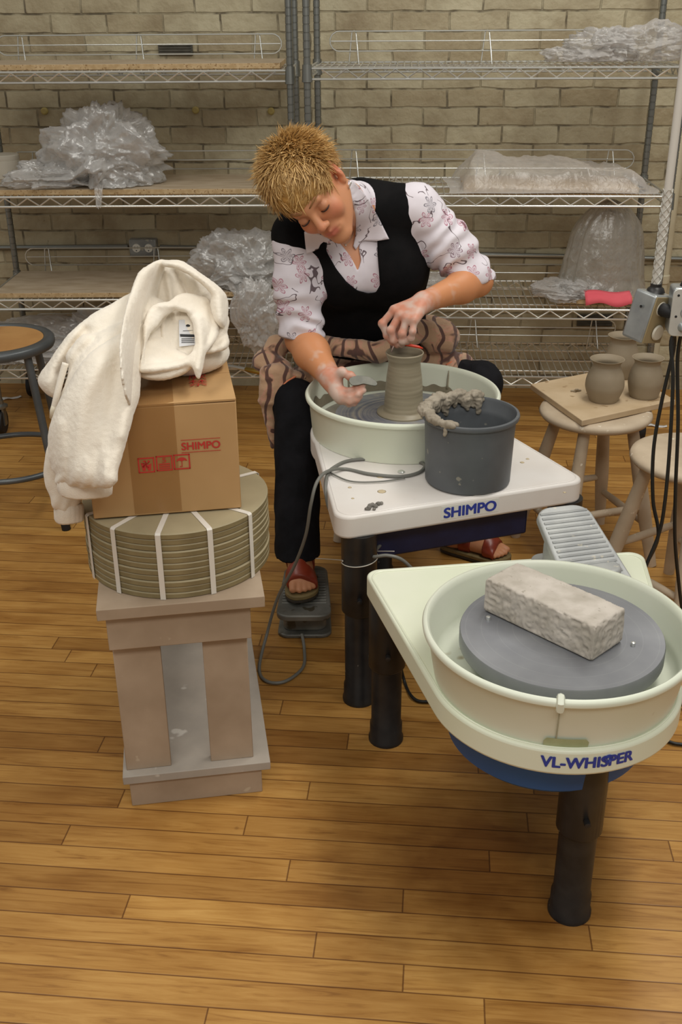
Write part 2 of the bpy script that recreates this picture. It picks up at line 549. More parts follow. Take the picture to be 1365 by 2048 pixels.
WALL_YAW = 0.05
fl = MB().box((0, 0, -0.02), (9, 9, 0.04))
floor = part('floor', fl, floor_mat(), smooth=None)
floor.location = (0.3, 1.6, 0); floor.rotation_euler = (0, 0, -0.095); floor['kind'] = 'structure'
M_brick = brick_mat()
wl = MB().box((0, 0.06, 1.6), (9, 0.12, 3.2))
wall = part('wall_back', wl, M_brick, smooth=None)
wall.location = (0, 4.47, 0); wall.rotation_euler = (0, 0, -WALL_YAW); wall['kind'] = 'structure'

def area(name, loc, size, power, color=(1, 1, 1), target=None):
    l = bpy.data.lights.new(name, 'AREA'); l.shape = 'RECTANGLE'; l.size, l.size_y = size
    l.energy = power; l.color = color
    o = bpy.data.objects.new(name, l); C.objects.link(o); o.location = loc
    d = (Vector(target)-Vector(loc)) if target else Vector((0, 0, -1))
    o.rotation_euler = d.to_track_quat('-Z', 'Y').to_euler()
    return o
WARM = (1.0, 0.965, 0.895)
area('ceiling_light', (1.1, 2.3, 3.1), (0.5, 2.4), 42, WARM)
area('ceiling_light', (-1.2, 1.6, 3.1), (0.5, 2.4), 22, WARM)
area('ceiling_light', (0.3, -0.4, 2.9), (2.4, 0.6), 34, WARM, (0, 2.2, 0.6))
w = bpy.data.worlds.new('world'); bpy.context.scene.world = w; w.use_nodes = True
bg = w.node_tree.nodes['Background']; bg.inputs[0].default_value = (1.0, 0.965, 0.90, 1); bg.inputs[1].default_value = 0.30
sc = bpy.context.scene
sc.view_settings.view_transform = 'Standard'; sc.view_settings.look = 'None'
sc.view_settings.exposure = 0.0; sc.view_settings.gamma = 1.0

# ---------------------------------------------------------------- shared materials
M_chrome = simple('zinc_wire', srgb(222, 224, 220), None, rough=0.3, metal=0.75)
M_post = simple('zinc_post', srgb(138, 140, 136), None, rough=0.34, metal=0.85)
M_black = simple('black_enamel', srgb(24, 24, 26), srgb(38, 37, 37), 30, rough=0.38, spots=srgb(150, 145, 130), spot_scale=55, spot_lo=0.74)
M_rubber = simple('black_rubber', srgb(22, 22, 24), None, rough=0.6)
M_particle = simple('particle_board', srgb(176, 148, 106), srgb(196, 170, 130), 60, rough=0.75, bump=0.1, spots=srgb(146, 116, 76), spot_scale=120, spot_lo=0.6)
M_dusty = simple('dusty_board', srgb(168, 150, 124), srgb(188, 172, 148), 9, rough=0.8, bump=0.05, stretch=(1, 3, 1))
M_white = simple('white_laminate', srgb(226, 220, 214), srgb(232, 228, 224), 6, rough=0.42, spots=srgb(188, 176, 150), spot_scale=17, spot_lo=0.73)
M_cream = simple('cream_plastic', srgb(224, 230, 206), srgb(230, 234, 214), 5, rough=0.36)
M_pan = simple('pale_plastic', srgb(220, 226, 206), srgb(226, 230, 214), 5, rough=0.4, spots=srgb(178, 170, 140), spot_scale=14, spot_lo=0.73)
M_navy = simple('navy_enamel', srgb(20, 28, 62), srgb(24, 34, 72), 20, rough=0.45, spots=srgb(90, 96, 110), spot_scale=70, spot_lo=0.75)
M_blue = simple('blue_plastic', srgb(34, 82, 140), srgb(40, 90, 150), 9, rough=0.5)
M_ink = simple('blue_ink', srgb(44, 62, 156), None, rough=0.5)
M_clay = simple('wet_clay', srgb(134, 126, 106), srgb(150, 142, 122), 22, rough=0.55, bump=0.2, bscale=60)
M_alu = simple('dusty_aluminium', srgb(120, 124, 126), srgb(152, 154, 152), 12, rough=0.45, metal=0.35, bump=0.05, spots=srgb(176, 172, 160), spot_scale=30, spot_lo=0.62)
M_oldalu = simple('cast_aluminium', srgb(104, 104, 98), srgb(134, 134, 128), 14, rough=0.45, metal=0.4, bump=0.08, spots=srgb(84, 78, 64), spot_scale=24, spot_lo=0.6)

# ---------------------------------------------------------------- wire shelving
def make_rack(label, W, Dp, heights, loc, rz, ledges):
    t = thing('wire_shelving_rack', label, 'shelving rack', loc, None)
    t.rotation_euler = (0, 0, rz)
    H = 1.86
    def P(name, mb, mat, sm=40):
        o = link_mesh(name, mb.mesh(name), mat, None, sm); o.parent = t; return o
    for (x, y) in ((0, 0), (W, 0), (0, Dp), (W, Dp)):
        prof = []; z = 0.13; 
        while z < H:
            prof += [(0.0127, z), (0.0127, z+0.0215), (0.0112, z+0.0225), (0.0112, z+0.0245)]; z += 0.0254
        po = P('post', MB().lathe(prof, 12, (x, y, 0)), M_post)
        cm = MB()
        cm.lathe([(0.006, 0.09), (0.006, 0.14), (0.016, 0.14), (0.016, 0.125), (0.03, 0.118), (0.03, 0.11), (0.006, 0.105)], 16, (x, y, 0))
        cm.box((x+0.012, y, 0.075), (0.008, 0.03, 0.08)); cm.box((x-0.02, y, 0.075), (0.008, 0.03, 0.08))
        cs = P('caster', cm, M_post)
        wh = MB(); Mx = Matrix.Rotation(PI/2, 3, 'Y')
        wh.lathe([(0.008, -0.014), (0.046, -0.014), (0.05, -0.008), (0.05, 0.008), (0.046, 0.014), (0.008, 0.014)], 28, (x-0.004, y, 0.05), Mx)
        wo = link_mesh('wheel', wh.mesh('wheel'), M_rubber, None, 40); wo.parent = cs
    for si, z in enumerate(heights):
        m = MB()
        r = 0.0041
        for zz in (z, z-0.034):
            m.tube([(0, 0, zz), (W, 0, zz)], r, 6); m.tube([(0, Dp, zz), (W, Dp, zz)], r, 6)
            m.tube([(0, 0, zz), (0, Dp, zz)], r, 6); m.tube([(W, 0, zz), (W, Dp, zz)], r, 6)
        def zig(a, b, n):
            a = Vector(a); b = Vector(b); pts = []
            for i in range(2*n+1):
                p = a.lerp(b, i/(2*n)); p.z = z-0.004 if i % 2 == 0 else z-0.031; pts.append(p)
            m.tube(pts, 0.0031, 5)
        n = round((W-0.1)/0.082)
        zig((0.05, 0, z), (W-0.05, 0, z), n); zig((0.05, Dp, z), (W-0.05, Dp, z), n)
        zig((0, 0.04, z), (0, Dp-0.04, z), 4); zig((W, 0.04, z), (W, Dp-0.04, z), 4)
        for y in (0.09, Dp/2, Dp-0.09):
            m.tube([(0, y, z-0.006), (W, y, z-0.006)], 0.0030, 5)
        k = int(W/0.0252)
        for i in range(1, k):
            x = W*i/k; m.tube([(x, 0, z+0.003), (x, Dp, z+0.003)], 0.0019, 4)
        for (x, y) in ((0, 0), (W, 0), (0, Dp), (W, Dp)):
            P('post_collar', MB().lathe([(0.0128, z-0.045), (0.0185, z-0.043), (0.0165, z+0.012), (0.0128, z+0.012)], 16, (x, y, 0)), M_post)
        P('wire_shelf', m, M_chrome, 60)
        if ledges[si]:
            m = MB(); zb = z+0.012; x0, x1 = 0.05, W-0.05; rr = 0.034
            y = Dp-0.02
            pts = [(x0+rr, y, zb+0.095), (x1-rr, y, zb+0.095)]
            pts += [(x1-rr+rr*math.sin(a), y, zb+0.095-rr+rr*math.cos(a)) for a in np.linspace(0.3, PI-0.3, 6)]
            pts += [(x1-rr, y, zb+0.027), (x0+rr, y, zb+0.027)]
            pts += [(x0+rr-rr*math.sin(a), y, zb+0.061-rr*math.cos(a)) for a in np.linspace(0.3, PI-0.3, 6)]
            m.tube(pts, 0.0027, 6, closed=True)
            m.tube([(x0+0.005, y, zb+0.061), (x1-0.005, y, zb+0.061)], 0.0024, 6)
            for x in (0.14, W/2, W-0.14):
                m.tube([(x-0.02, y+0.006, zb-0.03), (x-0.008, y+0.006, zb+0.09), (x, y+0.006, zb+0.097), (x+0.008, y+0.006, zb+0.09), (x+0.02, y-0.03, zb-0.02)], 0.0026, 6)
            P('shelf_ledge', m, M_chrome, 60)
    return t

LR_LOC, LR_YAW, LR_W, DP = (-1.345, 3.925, 0), -0.006, 1.18, 0.45
RR_LOC, RR_YAW, RR_W = (-0.105, 3.875, 0), -0.06, 1.27
LZ = (0.262, 0.535, 0.912, 1.330); RZ = (0.252, 0.512, 0.918, 1.338)
lrack = make_rack('chrome wire shelving rack on the left, carrying particle boards on its shelves', LR_W, DP, LZ, LR_LOC, LR_YAW, (True, True, True, True))
rrack = make_rack('chrome wire shelving rack on the right, bare wire shelves with plastic sheeting', RR_W, DP, RZ, RR_LOC, RR_YAW, (True, True, True, True))
def in_rack(loc, yaw, x, y, z):
    return Matrix.Translation(Vector(loc)) @ Matrix.Rotation(yaw, 4, 'Z') @ Vector((x, y, z))

for z, lab, th in ((LZ[1], 'dusty particle board lying on the lower middle shelf of the left rack', 0.018),
                   (LZ[2], 'particle board on the left rack shelf holding the white tub', 0.018),
                   (LZ[3], 'particle board on the topmost shelf of the left rack', 0.018)):
    m = MB().box((0, 0, th/2), (LR_W-0.07, DP-0.075, th))
    o = link_mesh('shelf_board', m.mesh('shelf_board'), [M_particle, M_dusty], None, None, 0.0015)
    for p in o.data.polygons: p.material_index = 1 if p.normal.z > 0.9 else 0
    o.location = in_rack(LR_LOC, LR_YAW, LR_W/2, DP/2-0.02, z+0.0052); o.rotation_euler = (0, 0, LR_YAW)
    tag(o, lab, 'board', 'particle boards on the left rack')

# ---------------------------------------------------------------- wall fittings
WM = Matrix.Translation((0, 4.47, 0)) @ Matrix.Rotation(-WALL_YAW, 4, 'Z')
def wallpt(u, v, off=0.0):
    d = ray(u, v); n = Matrix.Rotation(-WALL_YAW, 3, 'Z') @ Vector((0, -1, 0))
    o = Vector((0, 0, CAM_H)); t = (Vector((0, 4.47, 0))-o).dot(n)/d.dot(n)
    return o+d*t+n*off
RW = Matrix.Rotation(-WALL_YAW, 3, 'Z')
p = wallpt(290, 492)
t = thing('wall_outlet', 'grey metal double outlet box on the brick wall behind the left rack', 'outlet', p)
part('outlet_box', MB().box(p+RW @ Vector((0, -0.022, 0)), (0.115, 0.044, 0.07), RW), M_alu, t, bevel=0.004)
for dx in (-0.026, 0.026):
    f = MB(); Mf = RW @ Matrix.Rotation(PI/2, 3, 'X')
    c0 = p+RW @ Vector((dx, -0.044, 0))
    f.lathe([(0.0, 0.006), (0.017, 0.005), (0.018, 0.0)], 20, c0, Mf)
    s_ = part('socket', f, simple('white_socket', srgb(226, 224, 214), rough=0.4), t)
    g = MB()
    for ax in (-0.006, 0.006): g.box(c0+RW @ Vector((ax, -0.0064, 0.003)), (0.0025, 0.002, 0.008), RW)
    g.box(c0+RW @ Vector((0, -0.0064, -0.009)), (0.004, 0.002, 0.004), RW)
    part('slot', g, M_rubber, s_)
a = wallpt(-60, 495, 0.014); b = wallpt(258, 492, 0.014); c = wallpt(322, 493, 0.014); d = wallpt(640, 503, 0.014); e_ = wallpt(1500, 520, 0.014)
for q0, q1, lab in ((a, b, 'galvanised conduit pipe running left from the wall outlet'), (c, e_, 'galvanised conduit pipe running right from the wall outlet')):
    o = part('conduit_pipe', MB().tube([q0, q1], 0.0105, 10), M_post); tag(o, lab, 'pipe', 'conduit pipes on the brick wall')
p = wallpt(352, 99)
mdark = simple('dark_vent', srgb(74, 72, 64), srgb(92, 88, 78), 30, rough=0.8)
m = MB().box(p+RW @ Vector((0, -0.006, 0)), (0.135, 0.012, 0.04), RW)
for i in range(4): m.box(p+RW @ Vector((0, -0.013, -0.014+i*0.0095)), (0.125, 0.006, 0.0035), RW)
tag(part('wall_vent', m, mdark, bevel=0.001), 'dark grey slotted vent plate on the brick wall above the top left shelf', 'vent')
p = wallpt(1190, 640)
m = MB().box(p+RW @ Vector((0, -0.006, 0)), (0.15, 0.012, 0.05), RW)
for i in range(4): m.box(p+RW @ Vector((0, -0.013, -0.017+i*0.0115)), (0.14, 0.006, 0.004), RW)
tag(part('wall_vent', m, mdark, bevel=0.001), 'dark vent plate low on the wall behind the right rack', 'vent')
# pipe riser at the right edge
a = wallpt(1352, 300, 0.052); 
m = MB().tube([(a.x, a.y, 0.0), (a.x, a.y, 3.1)], 0.024, 16)
for z in (0.5, 1.4, 2.3): m.lathe([(0.024, z-0.02), (0.029, z-0.015), (0.029, z+0.015), (0.024, z+0.02)], 16, (a.x, a.y, 0))
tag(part('riser_pipe', m, simple('painted_pipe', srgb(206, 198, 172), srgb(190, 180, 152), 8, rough=0.5)), 'cream painted vertical pipe against the wall at the right edge', 'pipe')
# nail studs left in the bricks
for (u, v) in ((90, 222), (392, 220), (543, 222)):
    p = wallpt(u, v)
    o = part('wall_plug', MB().lathe([(0.014, 0), (0.014, 0.012), (0.009, 0.017), (0, 0.017)], 14, p, RW @ Matrix.Rotation(PI/2, 3, 'X')), simple('plug_paint', srgb(178, 160, 96), rough=0.6))
    tag(o, 'small yellowish round plug in the bricks, %s of the row of three' % ('leftmost' if u < 100 else 'middle one' if u < 400 else 'rightmost'), 'plug', 'round plugs in the brick wall')
# paper scraps on the floor
M_paper = simple('white_paper', srgb(226, 226, 226), rough=0.7)
for (u, v, rz, lab) in ((24, 797, 0.5, 'white paper strip on the floor under the left rack'), (1314, 853, -0.2, 'white paper scrap on the floor below the board with pots')):
    p = at(u, v, 0.0)
    m = MB(); n = 8
    vs = [(-0.04+0.08*i/n, -0.012, 0.003+0.004*math.sin(i*0.9)) for i in range(n+1)]+[(-0.04+0.08*i/n, 0.012, 0.003+0.005*math.sin(i*0.7+1)) for i in range(n+1)]
    vs = [(x, y, max(z, 0.001)) for x, y, z in vs]
    m.add(vs, [(i, i+1, n+2+i, n+1+i) for i in range(n)])
    o = part('paper_scrap', m, M_paper, smooth=180); o.location = (p.x, p.y, 0); o.rotation_euler = (0, 0, rz)
    s = o.modifiers.new('thick', 'SOLIDIFY'); s.thickness = 0.0012; s.offset = 1
    tag(o, lab, 'paper')
# ---------------------------------------------------------------- pottery wheels
def leg_mb(x, y, ztop, zsl, r1=0.041, r2=0.034):
    m = MB()
    m.lathe([(r1, ztop), (r1, zsl+0.004), (r1-0.003, zsl), (r2, zsl), (r2, 0.05), (r2+0.003, 0.046), (r2+0.003, 0.012), (r2+0.006, 0.008), (r2+0.006, 0.0)], 32, (x, y, 0))
    m.lathe([(0.006, 0), (0.006, 0.012), (0.0, 0.014)], 10, (x, y-r1, zsl+0.05), Matrix.Rotation(PI/2, 3, 'X'))
    return m
def pan_mb(c, r, rb, zb, zt, wall=0.004, floor_r0=0.03, notch=None):
    prof = [(0.03, zb+0.012), (rb-0.02, zb+0.012), (rb-0.006, zb+0.018), (rb-0.002, zb+0.03), (r-0.013, zt-0.014), (r-0.011, zt-0.004), (r-0.007, zt), (r-0.002, zt-0.001),
            (r+0.001, zt-0.006), (r, zt-0.012), (r-0.006, zt-0.015), (r-0.009, zt-0.02), (rb+0.002, zb+0.012), (rb, zb), (0.03, zb)]
    m = MB().lathe(prof+[prof[0]], 128, c, cap=False)
    if notch:                                    # split seam of the two-part pan: joint clip and drain cut-out
        a, half = notch
    return m
def flat_text(name, txt, origin, X, Y, w, h, mat, parent, off=0.0008, bold=0.02):
    P, fs = text_mesh(txt, w, h, bold); N = X.cross(Y).normalized()
    m = MB().add([origin+X*p[0]+Y*p[1]+N*(off+p[2]) for p in P], fs)
    me = bpy.data.meshes.new(name); me.from_pydata(m.v, [], m.f)
    return link_mesh(name, me, mat, parent, None)

M_head = NT('turned_wheel_head')
def _hd(t=M_head):
    co = t.coord(); sep = t.node('ShaderNodeSeparateXYZ'); t.link(co, sep.inputs[0])
    v = t.node('ShaderNodeVectorMath', operation='LENGTH')
    cb = t.node('ShaderNodeCombineXYZ'); t.link(sep.outputs[0], cb.inputs[0]); t.link(sep.outputs[1], cb.inputs[1]); t.link(cb.outputs[0], v.inputs[0])
    r = v.outputs['Value']
    fr = t.math('FRACT', t.math('MULTIPLY', r, 36.0))
    ring = t.ramp(fr, [(0.0, (1.12, 1.12, 1.1)), (0.035, (1.12, 1.12, 1.1)), (0.07, (1, 1, 1))])
    base = t.ramp(t.noise(co, 7, 4), [(0.3, srgb(120, 122, 128)), (0.7, srgb(150, 152, 156))])
    c = t.mix(1, base, ring, 'MULTIPLY'); t.link(c, t.b.inputs['Base Color'])
    t.b.inputs['Roughness'].default_value = 0.42; t.b.inputs['Metallic'].default_value = 0.35
    t.b.inputs['Anisotropic'].default_value = 0.5
_hd()

# the front wheel (bare, with a block on it) ------------------------------
c1 = Vector((0.378, 1.572, 0)); ax1 = Vector((-0.02, 0.99)).normalized()
t = thing('pottery_wheel', 'cream pottery wheel in the foreground with empty basin and foot pedal on its table', 'pottery wheel', (0.378, 1.572, 0))
vl = t
TL, TR = Vector((0.046, 1.958)), Vector((0.662, 2.038))
# triangular table running into a round nose
nose = []
ctr = Vector((c1.x, c1.y)); rn = 0.224
def tangent_pt(p, side):
    d = (p-ctr); L = d.length; a = math.acos(rn/L); b = math.atan2(d.y, d.x)
    q = b+side*a; return q
aL = tangent_pt(TL, +1); aR = tangent_pt(TR, -1)
if aR < 0: aR += 2*PI
aL %= 2*PI
sp = (aR-aL) % (2*PI)
arc = [(ctr.x+rn*math.cos(aL+sp*i/40), ctr.y+rn*math.sin(aL+sp*i/40)) for i in range(41)]
corner = round_poly([arc[-1], TR, TL, arc[0]], [0.0001, 0.03, 0.03, 0.0001], 8)
poly = arc+[p for p in corner if (Vector(p)-Vector(arc[-1])).length > 0.004 and (Vector(p)-Vector(arc[0])).length > 0.004]
part('wheel_table', MB().prism(poly, 0.396, 0.446), M_cream, t, 40, 0.006, 3)
inner = [(ctr+(Vector(p)-ctr)*0.965) for p in poly]
part('table_lip', MB().tube([(p[0], p[1], 0.446) for p in inner], 0.0022, 6, closed=True), M_cream, t)
p_ = pan_mb((c1.x, c1.y, 0), 0.2355, 0.213, 0.446, 0.55)
pan = part('splash_pan', p_, M_pan, t, 50)
# seam and clip of the split pan, and the drain cut-out at its foot
sa = math.atan2(at(1122, 1405, 0.545).y-c1.y, at(1122, 1405, 0.545).x-c1.x)
def rad(a, r, z): return Vector((c1.x+r*math.cos(a), c1.y+r*math.sin(a), z))
part('pan_clip', MB().tube([rad(sa, 0.2215, 0.55-0.002), rad(sa, 0.229, 0.5535), rad(sa, 0.2375, 0.547), rad(sa, 0.235, 0.532)], 0.0065, 8), M_pan, pan)
part('pan_seam', MB().tube([rad(sa, 0.2315, 0.532), rad(sa, 0.2165, 0.459)], 0.0012, 6), simple('seam_shadow', srgb(170, 170, 146), rough=0.6), pan)
dm = MB(); n = 14; a0, a1 = sa-0.09, sa+0.24
vs = []
for z, r in ((0.4475, 0.2145), (0.4665, 0.2185)):
    for i in range(n+1):
        aa = a0+(a1-a0)*i/n; rr = r+0.0012
        vs.append(rad(aa, rr, z if z < 0.45 else z-(0.006 if i in (0, n) else 0)))
dm.add(vs, [(i, i+1, n+2+i, n+1+i) for i in range(n)])
part('drain_notch', dm, simple('algae_green', srgb(176, 186, 146), srgb(160, 172, 130), 40, rough=0.5), pan, smooth=180)
# wheel head
hc = Vector((0.386, 1.573, 0))
hm = MB().lathe([(0.0, 0.5), (0.17, 0.5), (0.1765, 0.5), (0.178, 0.503), (0.178, 0.527), (0.1765, 0.53), (0.0, 0.53)], 96, (0, 0, 0))
ho = link_mesh('wheel_head', hm.mesh('wheel_head'), M_head.m, None, 40); ho.location = (hc.x, hc.y, 0)
ho.parent = t; ho.matrix_parent_inverse = world_of(t).inverted()
for q in (at(1267, 1289, 0.532), at(977, 1237, 0.532)): part('bat_pin', MB().lathe([(0.004, -0.002), (0.004, 0.004), (0, 0.006)], 10, q), M_chrome, ho)
part('head_shaft', MB().lathe([(0.03, 0.44), (0.03, 0.502)], 24, (hc.x, hc.y, 0)), M_alu, t)
part('motor_drum', MB().lathe([(0.0, 0.305), (0.165, 0.305), (0.178, 0.318), (0.182, 0.398), (0, 0.398)], 64, (c1.x-0.005, c1.y+0.01, 0)), M_blue, t)
for (x, y, zs) in ((0.421, 1.446, 0.2), (0.1, 1.962, 0.2), (0.6, 2.02, 0.2)):
    lg = part('leg', leg_mb(x, y, 0.398, zs), M_black, t)
# lettering wrapped on the round nose
def wrap_text(txt, a_mid, zc, w, h, R, name, bold=0.018):
    P, fs = text_mesh(txt, w, h, bold)
    # cut finely along x so that the letters follow the curve
    vs = []
    for x, y, z_ in P:
        a = a_mid+x/R; q_ = R+0.0009+z_; vs.append((c1.x+q_*math.cos(a), c1.y+q_*math.sin(a), zc+y))
    me = bpy.data.meshes.new(name); me.from_pydata(vs, [], fs)
    return link_mesh(name, me, M_ink, t, None)
ta = at(1176, 1517, 0.424); am = math.atan2(ta.y-c1.y, ta.x-c1.x)
wrap_text('VL-WHISPER', am, 0.4235, 0.155, 0.0205, rn, 'lettering', 0.06)
sw = MB()
pa = am+0.0322/rn
for rr in (0.0074, 0.0052, 0.003):
    sw.tube([(c1.x+(rn+0.0012)*math.cos(pa+rr*math.cos(q)/rn), c1.y+(rn+0.0012)*math.sin(pa+rr*math.cos(q)/rn), 0.4278+rr*math.sin(q)) for q in np.linspace(0, 2*PI, 20, endpoint=False)], 0.0008, 5, closed=True)
part('whirl_emblem', sw, M_ink, t)

# ---- foot pedals
def pedal(name, label, loc, rz, tilt, zlift, mat, group, K=1.28):
    t = thing(name, label, 'foot pedal', loc, group)
    R = Matrix.Rotation(rz, 4, 'Z') @ Matrix.Diagonal((K, K*0.92, 1, 1))
    def P(nm, mb, mt, sm=40, bev=0.0, par=t):
        mb.xform(Matrix.Translation(loc) @ R); return part(nm, mb, mt, par, sm, bev, 3)
    P('pedal_base', MB().prism(round_poly([(-0.057, -0.09), (0.057, -0.09), (0.052, 0.09), (-0.052, 0.09)], [0.022]*4), 0, 0.012), mat, bev=0.004)
    body = MB().prism(round_poly([(-0.046, -0.075), (0.046, -0.075), (0.04, 0.07), (-0.04, 0.07)], [0.02]*4), 0.012, zlift-0.008)
    P('pedal_body', body, mat, bev=0.006)
    top = MB().prism(round_poly([(-0.058, -0.115), (0.058, -0.115), (0.046, 0.105), (-0.046, 0.105)], [0.026, 0.026, 0.03, 0.03]), -0.009, 0.009)
    T = Matrix.Translation((0, 0, zlift)) @ Matrix.Rotation(tilt, 4, 'X')
    top.xform(T); tp = P('treadle', top, mat, bev=0.004)
    rb = MB()
    for i in range(14):
        y = -0.062+i*0.0115; hw = 0.047-0.006*(y+0.08)/0.18
        rb.tube([(-hw, y, 0.009), (hw, y, 0.009)], 0.0028, 6)
    rb.xform(T); P('grip_ribs', rb, mat, par=tp)
    return t
pc = at(1155, 1090, 0.5)
pedal('foot_pedal', 'dusty grey ribbed foot pedal lying on the table of the cream wheel', (0.492, 1.912, 0.446), 0.24, 0.42, 0.068, simple('dusty_pedal', srgb(158, 160, 160), srgb(178, 180, 178), 14, rough=0.5, metal=0.2, spots=srgb(192, 188, 176), spot_scale=50, spot_lo=0.68), None)
pedal('foot_pedal', 'worn grey foot pedal on the floor under the sandal of the potter', (-0.1, 2.495, 0), 0.0, 0.05, 0.085, M_oldalu, None)

# block of stone-like clay on the front wheel
b0, b1, b2 = at(970, 1155, 0.6), at(1192, 1255, 0.6), at(1251, 1219, 0.6)
dx = (b1-b0); L = dx.length; dx.normalize(); dy = Vector((-dx.y, dx.x, 0)); Wd = 0.093
bc = b0+dx*L/2+dy*Wd/2
s = SDF((bc.x-0.17, bc.y-0.17, 0.515), (bc.x+0.17, bc.y+0.17, 0.63), 0.0028)
s.add(rbox((bc.x, bc.y, 0.5665), (L/2, Wd/2, 0.0345), [tuple(dx), tuple(dy), (0, 0, 1)], 0.006))
M_block = simple('rough_block', srgb(176, 168, 156), srgb(200, 192, 182), 26, rough=0.9, bump=0.3, bscale=160, bdist=0.002, spots=srgb(168, 160, 148), spot_scale=70, spot_lo=0.66)
def dblk(V, N):
    d = fbm(V, 60, 3, 3)*0.0008+fbm(V, 12, 2, 5)*0.002
    edge = np.abs(N).max(1) < 0.9
    d = d-np.where(edge, np.abs(fbm(V, 90, 2, 8))*0.006, 0)
    return np.where(V[:, 2] < 0.536, 0, d)
o = sdf_obj('clay_block', s, M_block, None, dblk); o.location = (0, 0, -0.0012)
tag(o, 'rough pale grey brick-shaped block lying on the wheel head of the front wheel', 'block')

# the table wheel in use --------------------------------------------------
c2 = Vector((0.163, 2.605, 0))
t = thing('pottery_wheel', 'white table-topped pottery wheel in use in front of the seated potter', 'pottery wheel', (0.163, 2.605, 0))
sh = t
L0, R0 = Vector((-0.012, 2.066)), Vector((0.585, 2.268))
fx = (R0-L0).normalized(); ay = Vector((-fx.y, fx.x))
mid = (L0+R0)/2; ctr2 = Vector((c2.x, c2.y))
r2 = 0.243
BL = ctr2-fx*0.232; BR = ctr2+fx*0.232
arc2 = [(ctr2.x+r2*math.cos(a), ctr2.y+r2*math.sin(a)) for a in np.linspace(math.atan2(fx.y, fx.x), math.atan2(fx.y, fx.x)+PI, 40)]
cor = round_poly([arc2[-1], tuple(L0), tuple(R0), arc2[0]], [0.001, 0.035, 0.035, 0.001], 8)
poly2 = arc2+[p for p in cor if (Vector(p)-Vector(arc2[-1])).length > 0.006 and (Vector(p)-Vector(arc2[0])).length > 0.006]
part('wheel_table', MB().prism(poly2, 0.456, 0.512), M_white, t, 40, 0.007, 3)
gm = (Vector((mid.x, mid.y))+ctr2)/2
inn = [gm+(Vector(p)-gm)*0.965 for p in cor]
part('table_lip', MB().tube([(p[0], p[1], 0.512) for p in inn], 0.0016, 6), M_white, t)
pan2 = part('splash_pan', pan_mb((c2.x, c2.y, 0), 0.2535, 0.236, 0.513, 0.622), M_pan, t, 50)
# slip smeared on the inside of the pan
sl_ = MB(); nn = 200
rows = []
for j, (r, z) in enumerate(((0.2305, 0.5445), (0.2335, 0.562), (0.2365, 0.585))):
    for i in range(nn+1):
        a = -0.35+PI*1.25*i/nn
        zz = z+(0.010*math.sin(a*5.0)+0.007*math.sin(a*13+1)+0.004*math.sin(a*29))*(j/2)-(0.016 if j == 2 else 0)
        rr = 0.234+(zz-0.543)*0.1-0.0016
        rows.append((c2.x+rr*math.cos(a), c2.y+rr*math.sin(a), zz))
sl_.add(rows, [(j*(nn+1)+i, j*(nn+1)+i+1, (j+1)*(nn+1)+i+1, (j+1)*(nn+1)+i) for j in range(2) for i in range(nn)])
part('slip_smear', sl_, M_clay, pan2, 180)
for a, z0, z1 in ((1.35, 0.56, 0.605), (0.95, 0.56, 0.612), (2.2, 0.56, 0.6), (2.35, 0.56, 0.61)):
    part('slip_drip', MB().tube([(c2.x+(0.234+(z-0.543)*0.1-0.001)*math.cos(a), c2.y+(0.234+(z-0.543)*0.1-0.001)*math.sin(a), z) for z in np.linspace(z0, z1, 5)], [0.004, 0.003, 0.003, 0.0025, 0.001], 6), M_clay, pan2, 180)
q = at(716, 752, 0.6); aq = math.atan2(q.y-c2.y, q.x-c2.x)
# wheel head wet with slip
mh = NT('wet_wheel_head')
co = mh.coord(); sep = mh.node('ShaderNodeSeparateXYZ'); mh.link(co, sep.inputs[0])
cb = mh.node('ShaderNodeCombineXYZ'); mh.link(sep.outputs[0], cb.inputs[0]); mh.link(sep.outputs[1], cb.inputs[1])
ln = mh.node('ShaderNodeVectorMath', operation='LENGTH'); mh.link(cb.outputs[0], ln.inputs[0])
nz = mh.node('ShaderNodeTexNoise', noise_dimensions='1D'); mh.link(mh.math('MULTIPLY', ln.outputs['Value'], 1.0), nz.inputs['W']); nz.inputs['Scale'].default_value = 120
sw2 = mh.noise(mh.mapping(co, (6, 6, 1)), 2, 2, 0.5, 1.6)
f = mh.math('MULTIPLY_ADD', sw2, 0.55, mh.math('MULTIPLY', nz.outputs['Fac'], 0.5))
mh.link(mh.ramp(f, [(0.36, srgb(104, 108, 122)), (0.5, srgb(132, 134, 140)), (0.66, srgb(164, 160, 150))]), mh.b.inputs['Base Color'])
mh.b.inputs['Roughness'].default_value = 0.28; mh.b.inputs['Metallic'].default_value = 0.15
hm = MB().lathe([(0.0, 0.53), (0.176, 0.53), (0.178, 0.533), (0.178, 0.555), (0.176, 0.558), (0.0, 0.558)], 96)
ho = link_mesh('wheel_head', hm.mesh('wheel_head'), mh.m, None, 40); ho.location = (c2.x, c2.y, 0)
ho.parent = t; ho.matrix_parent_inverse = world_of(t).inverted()
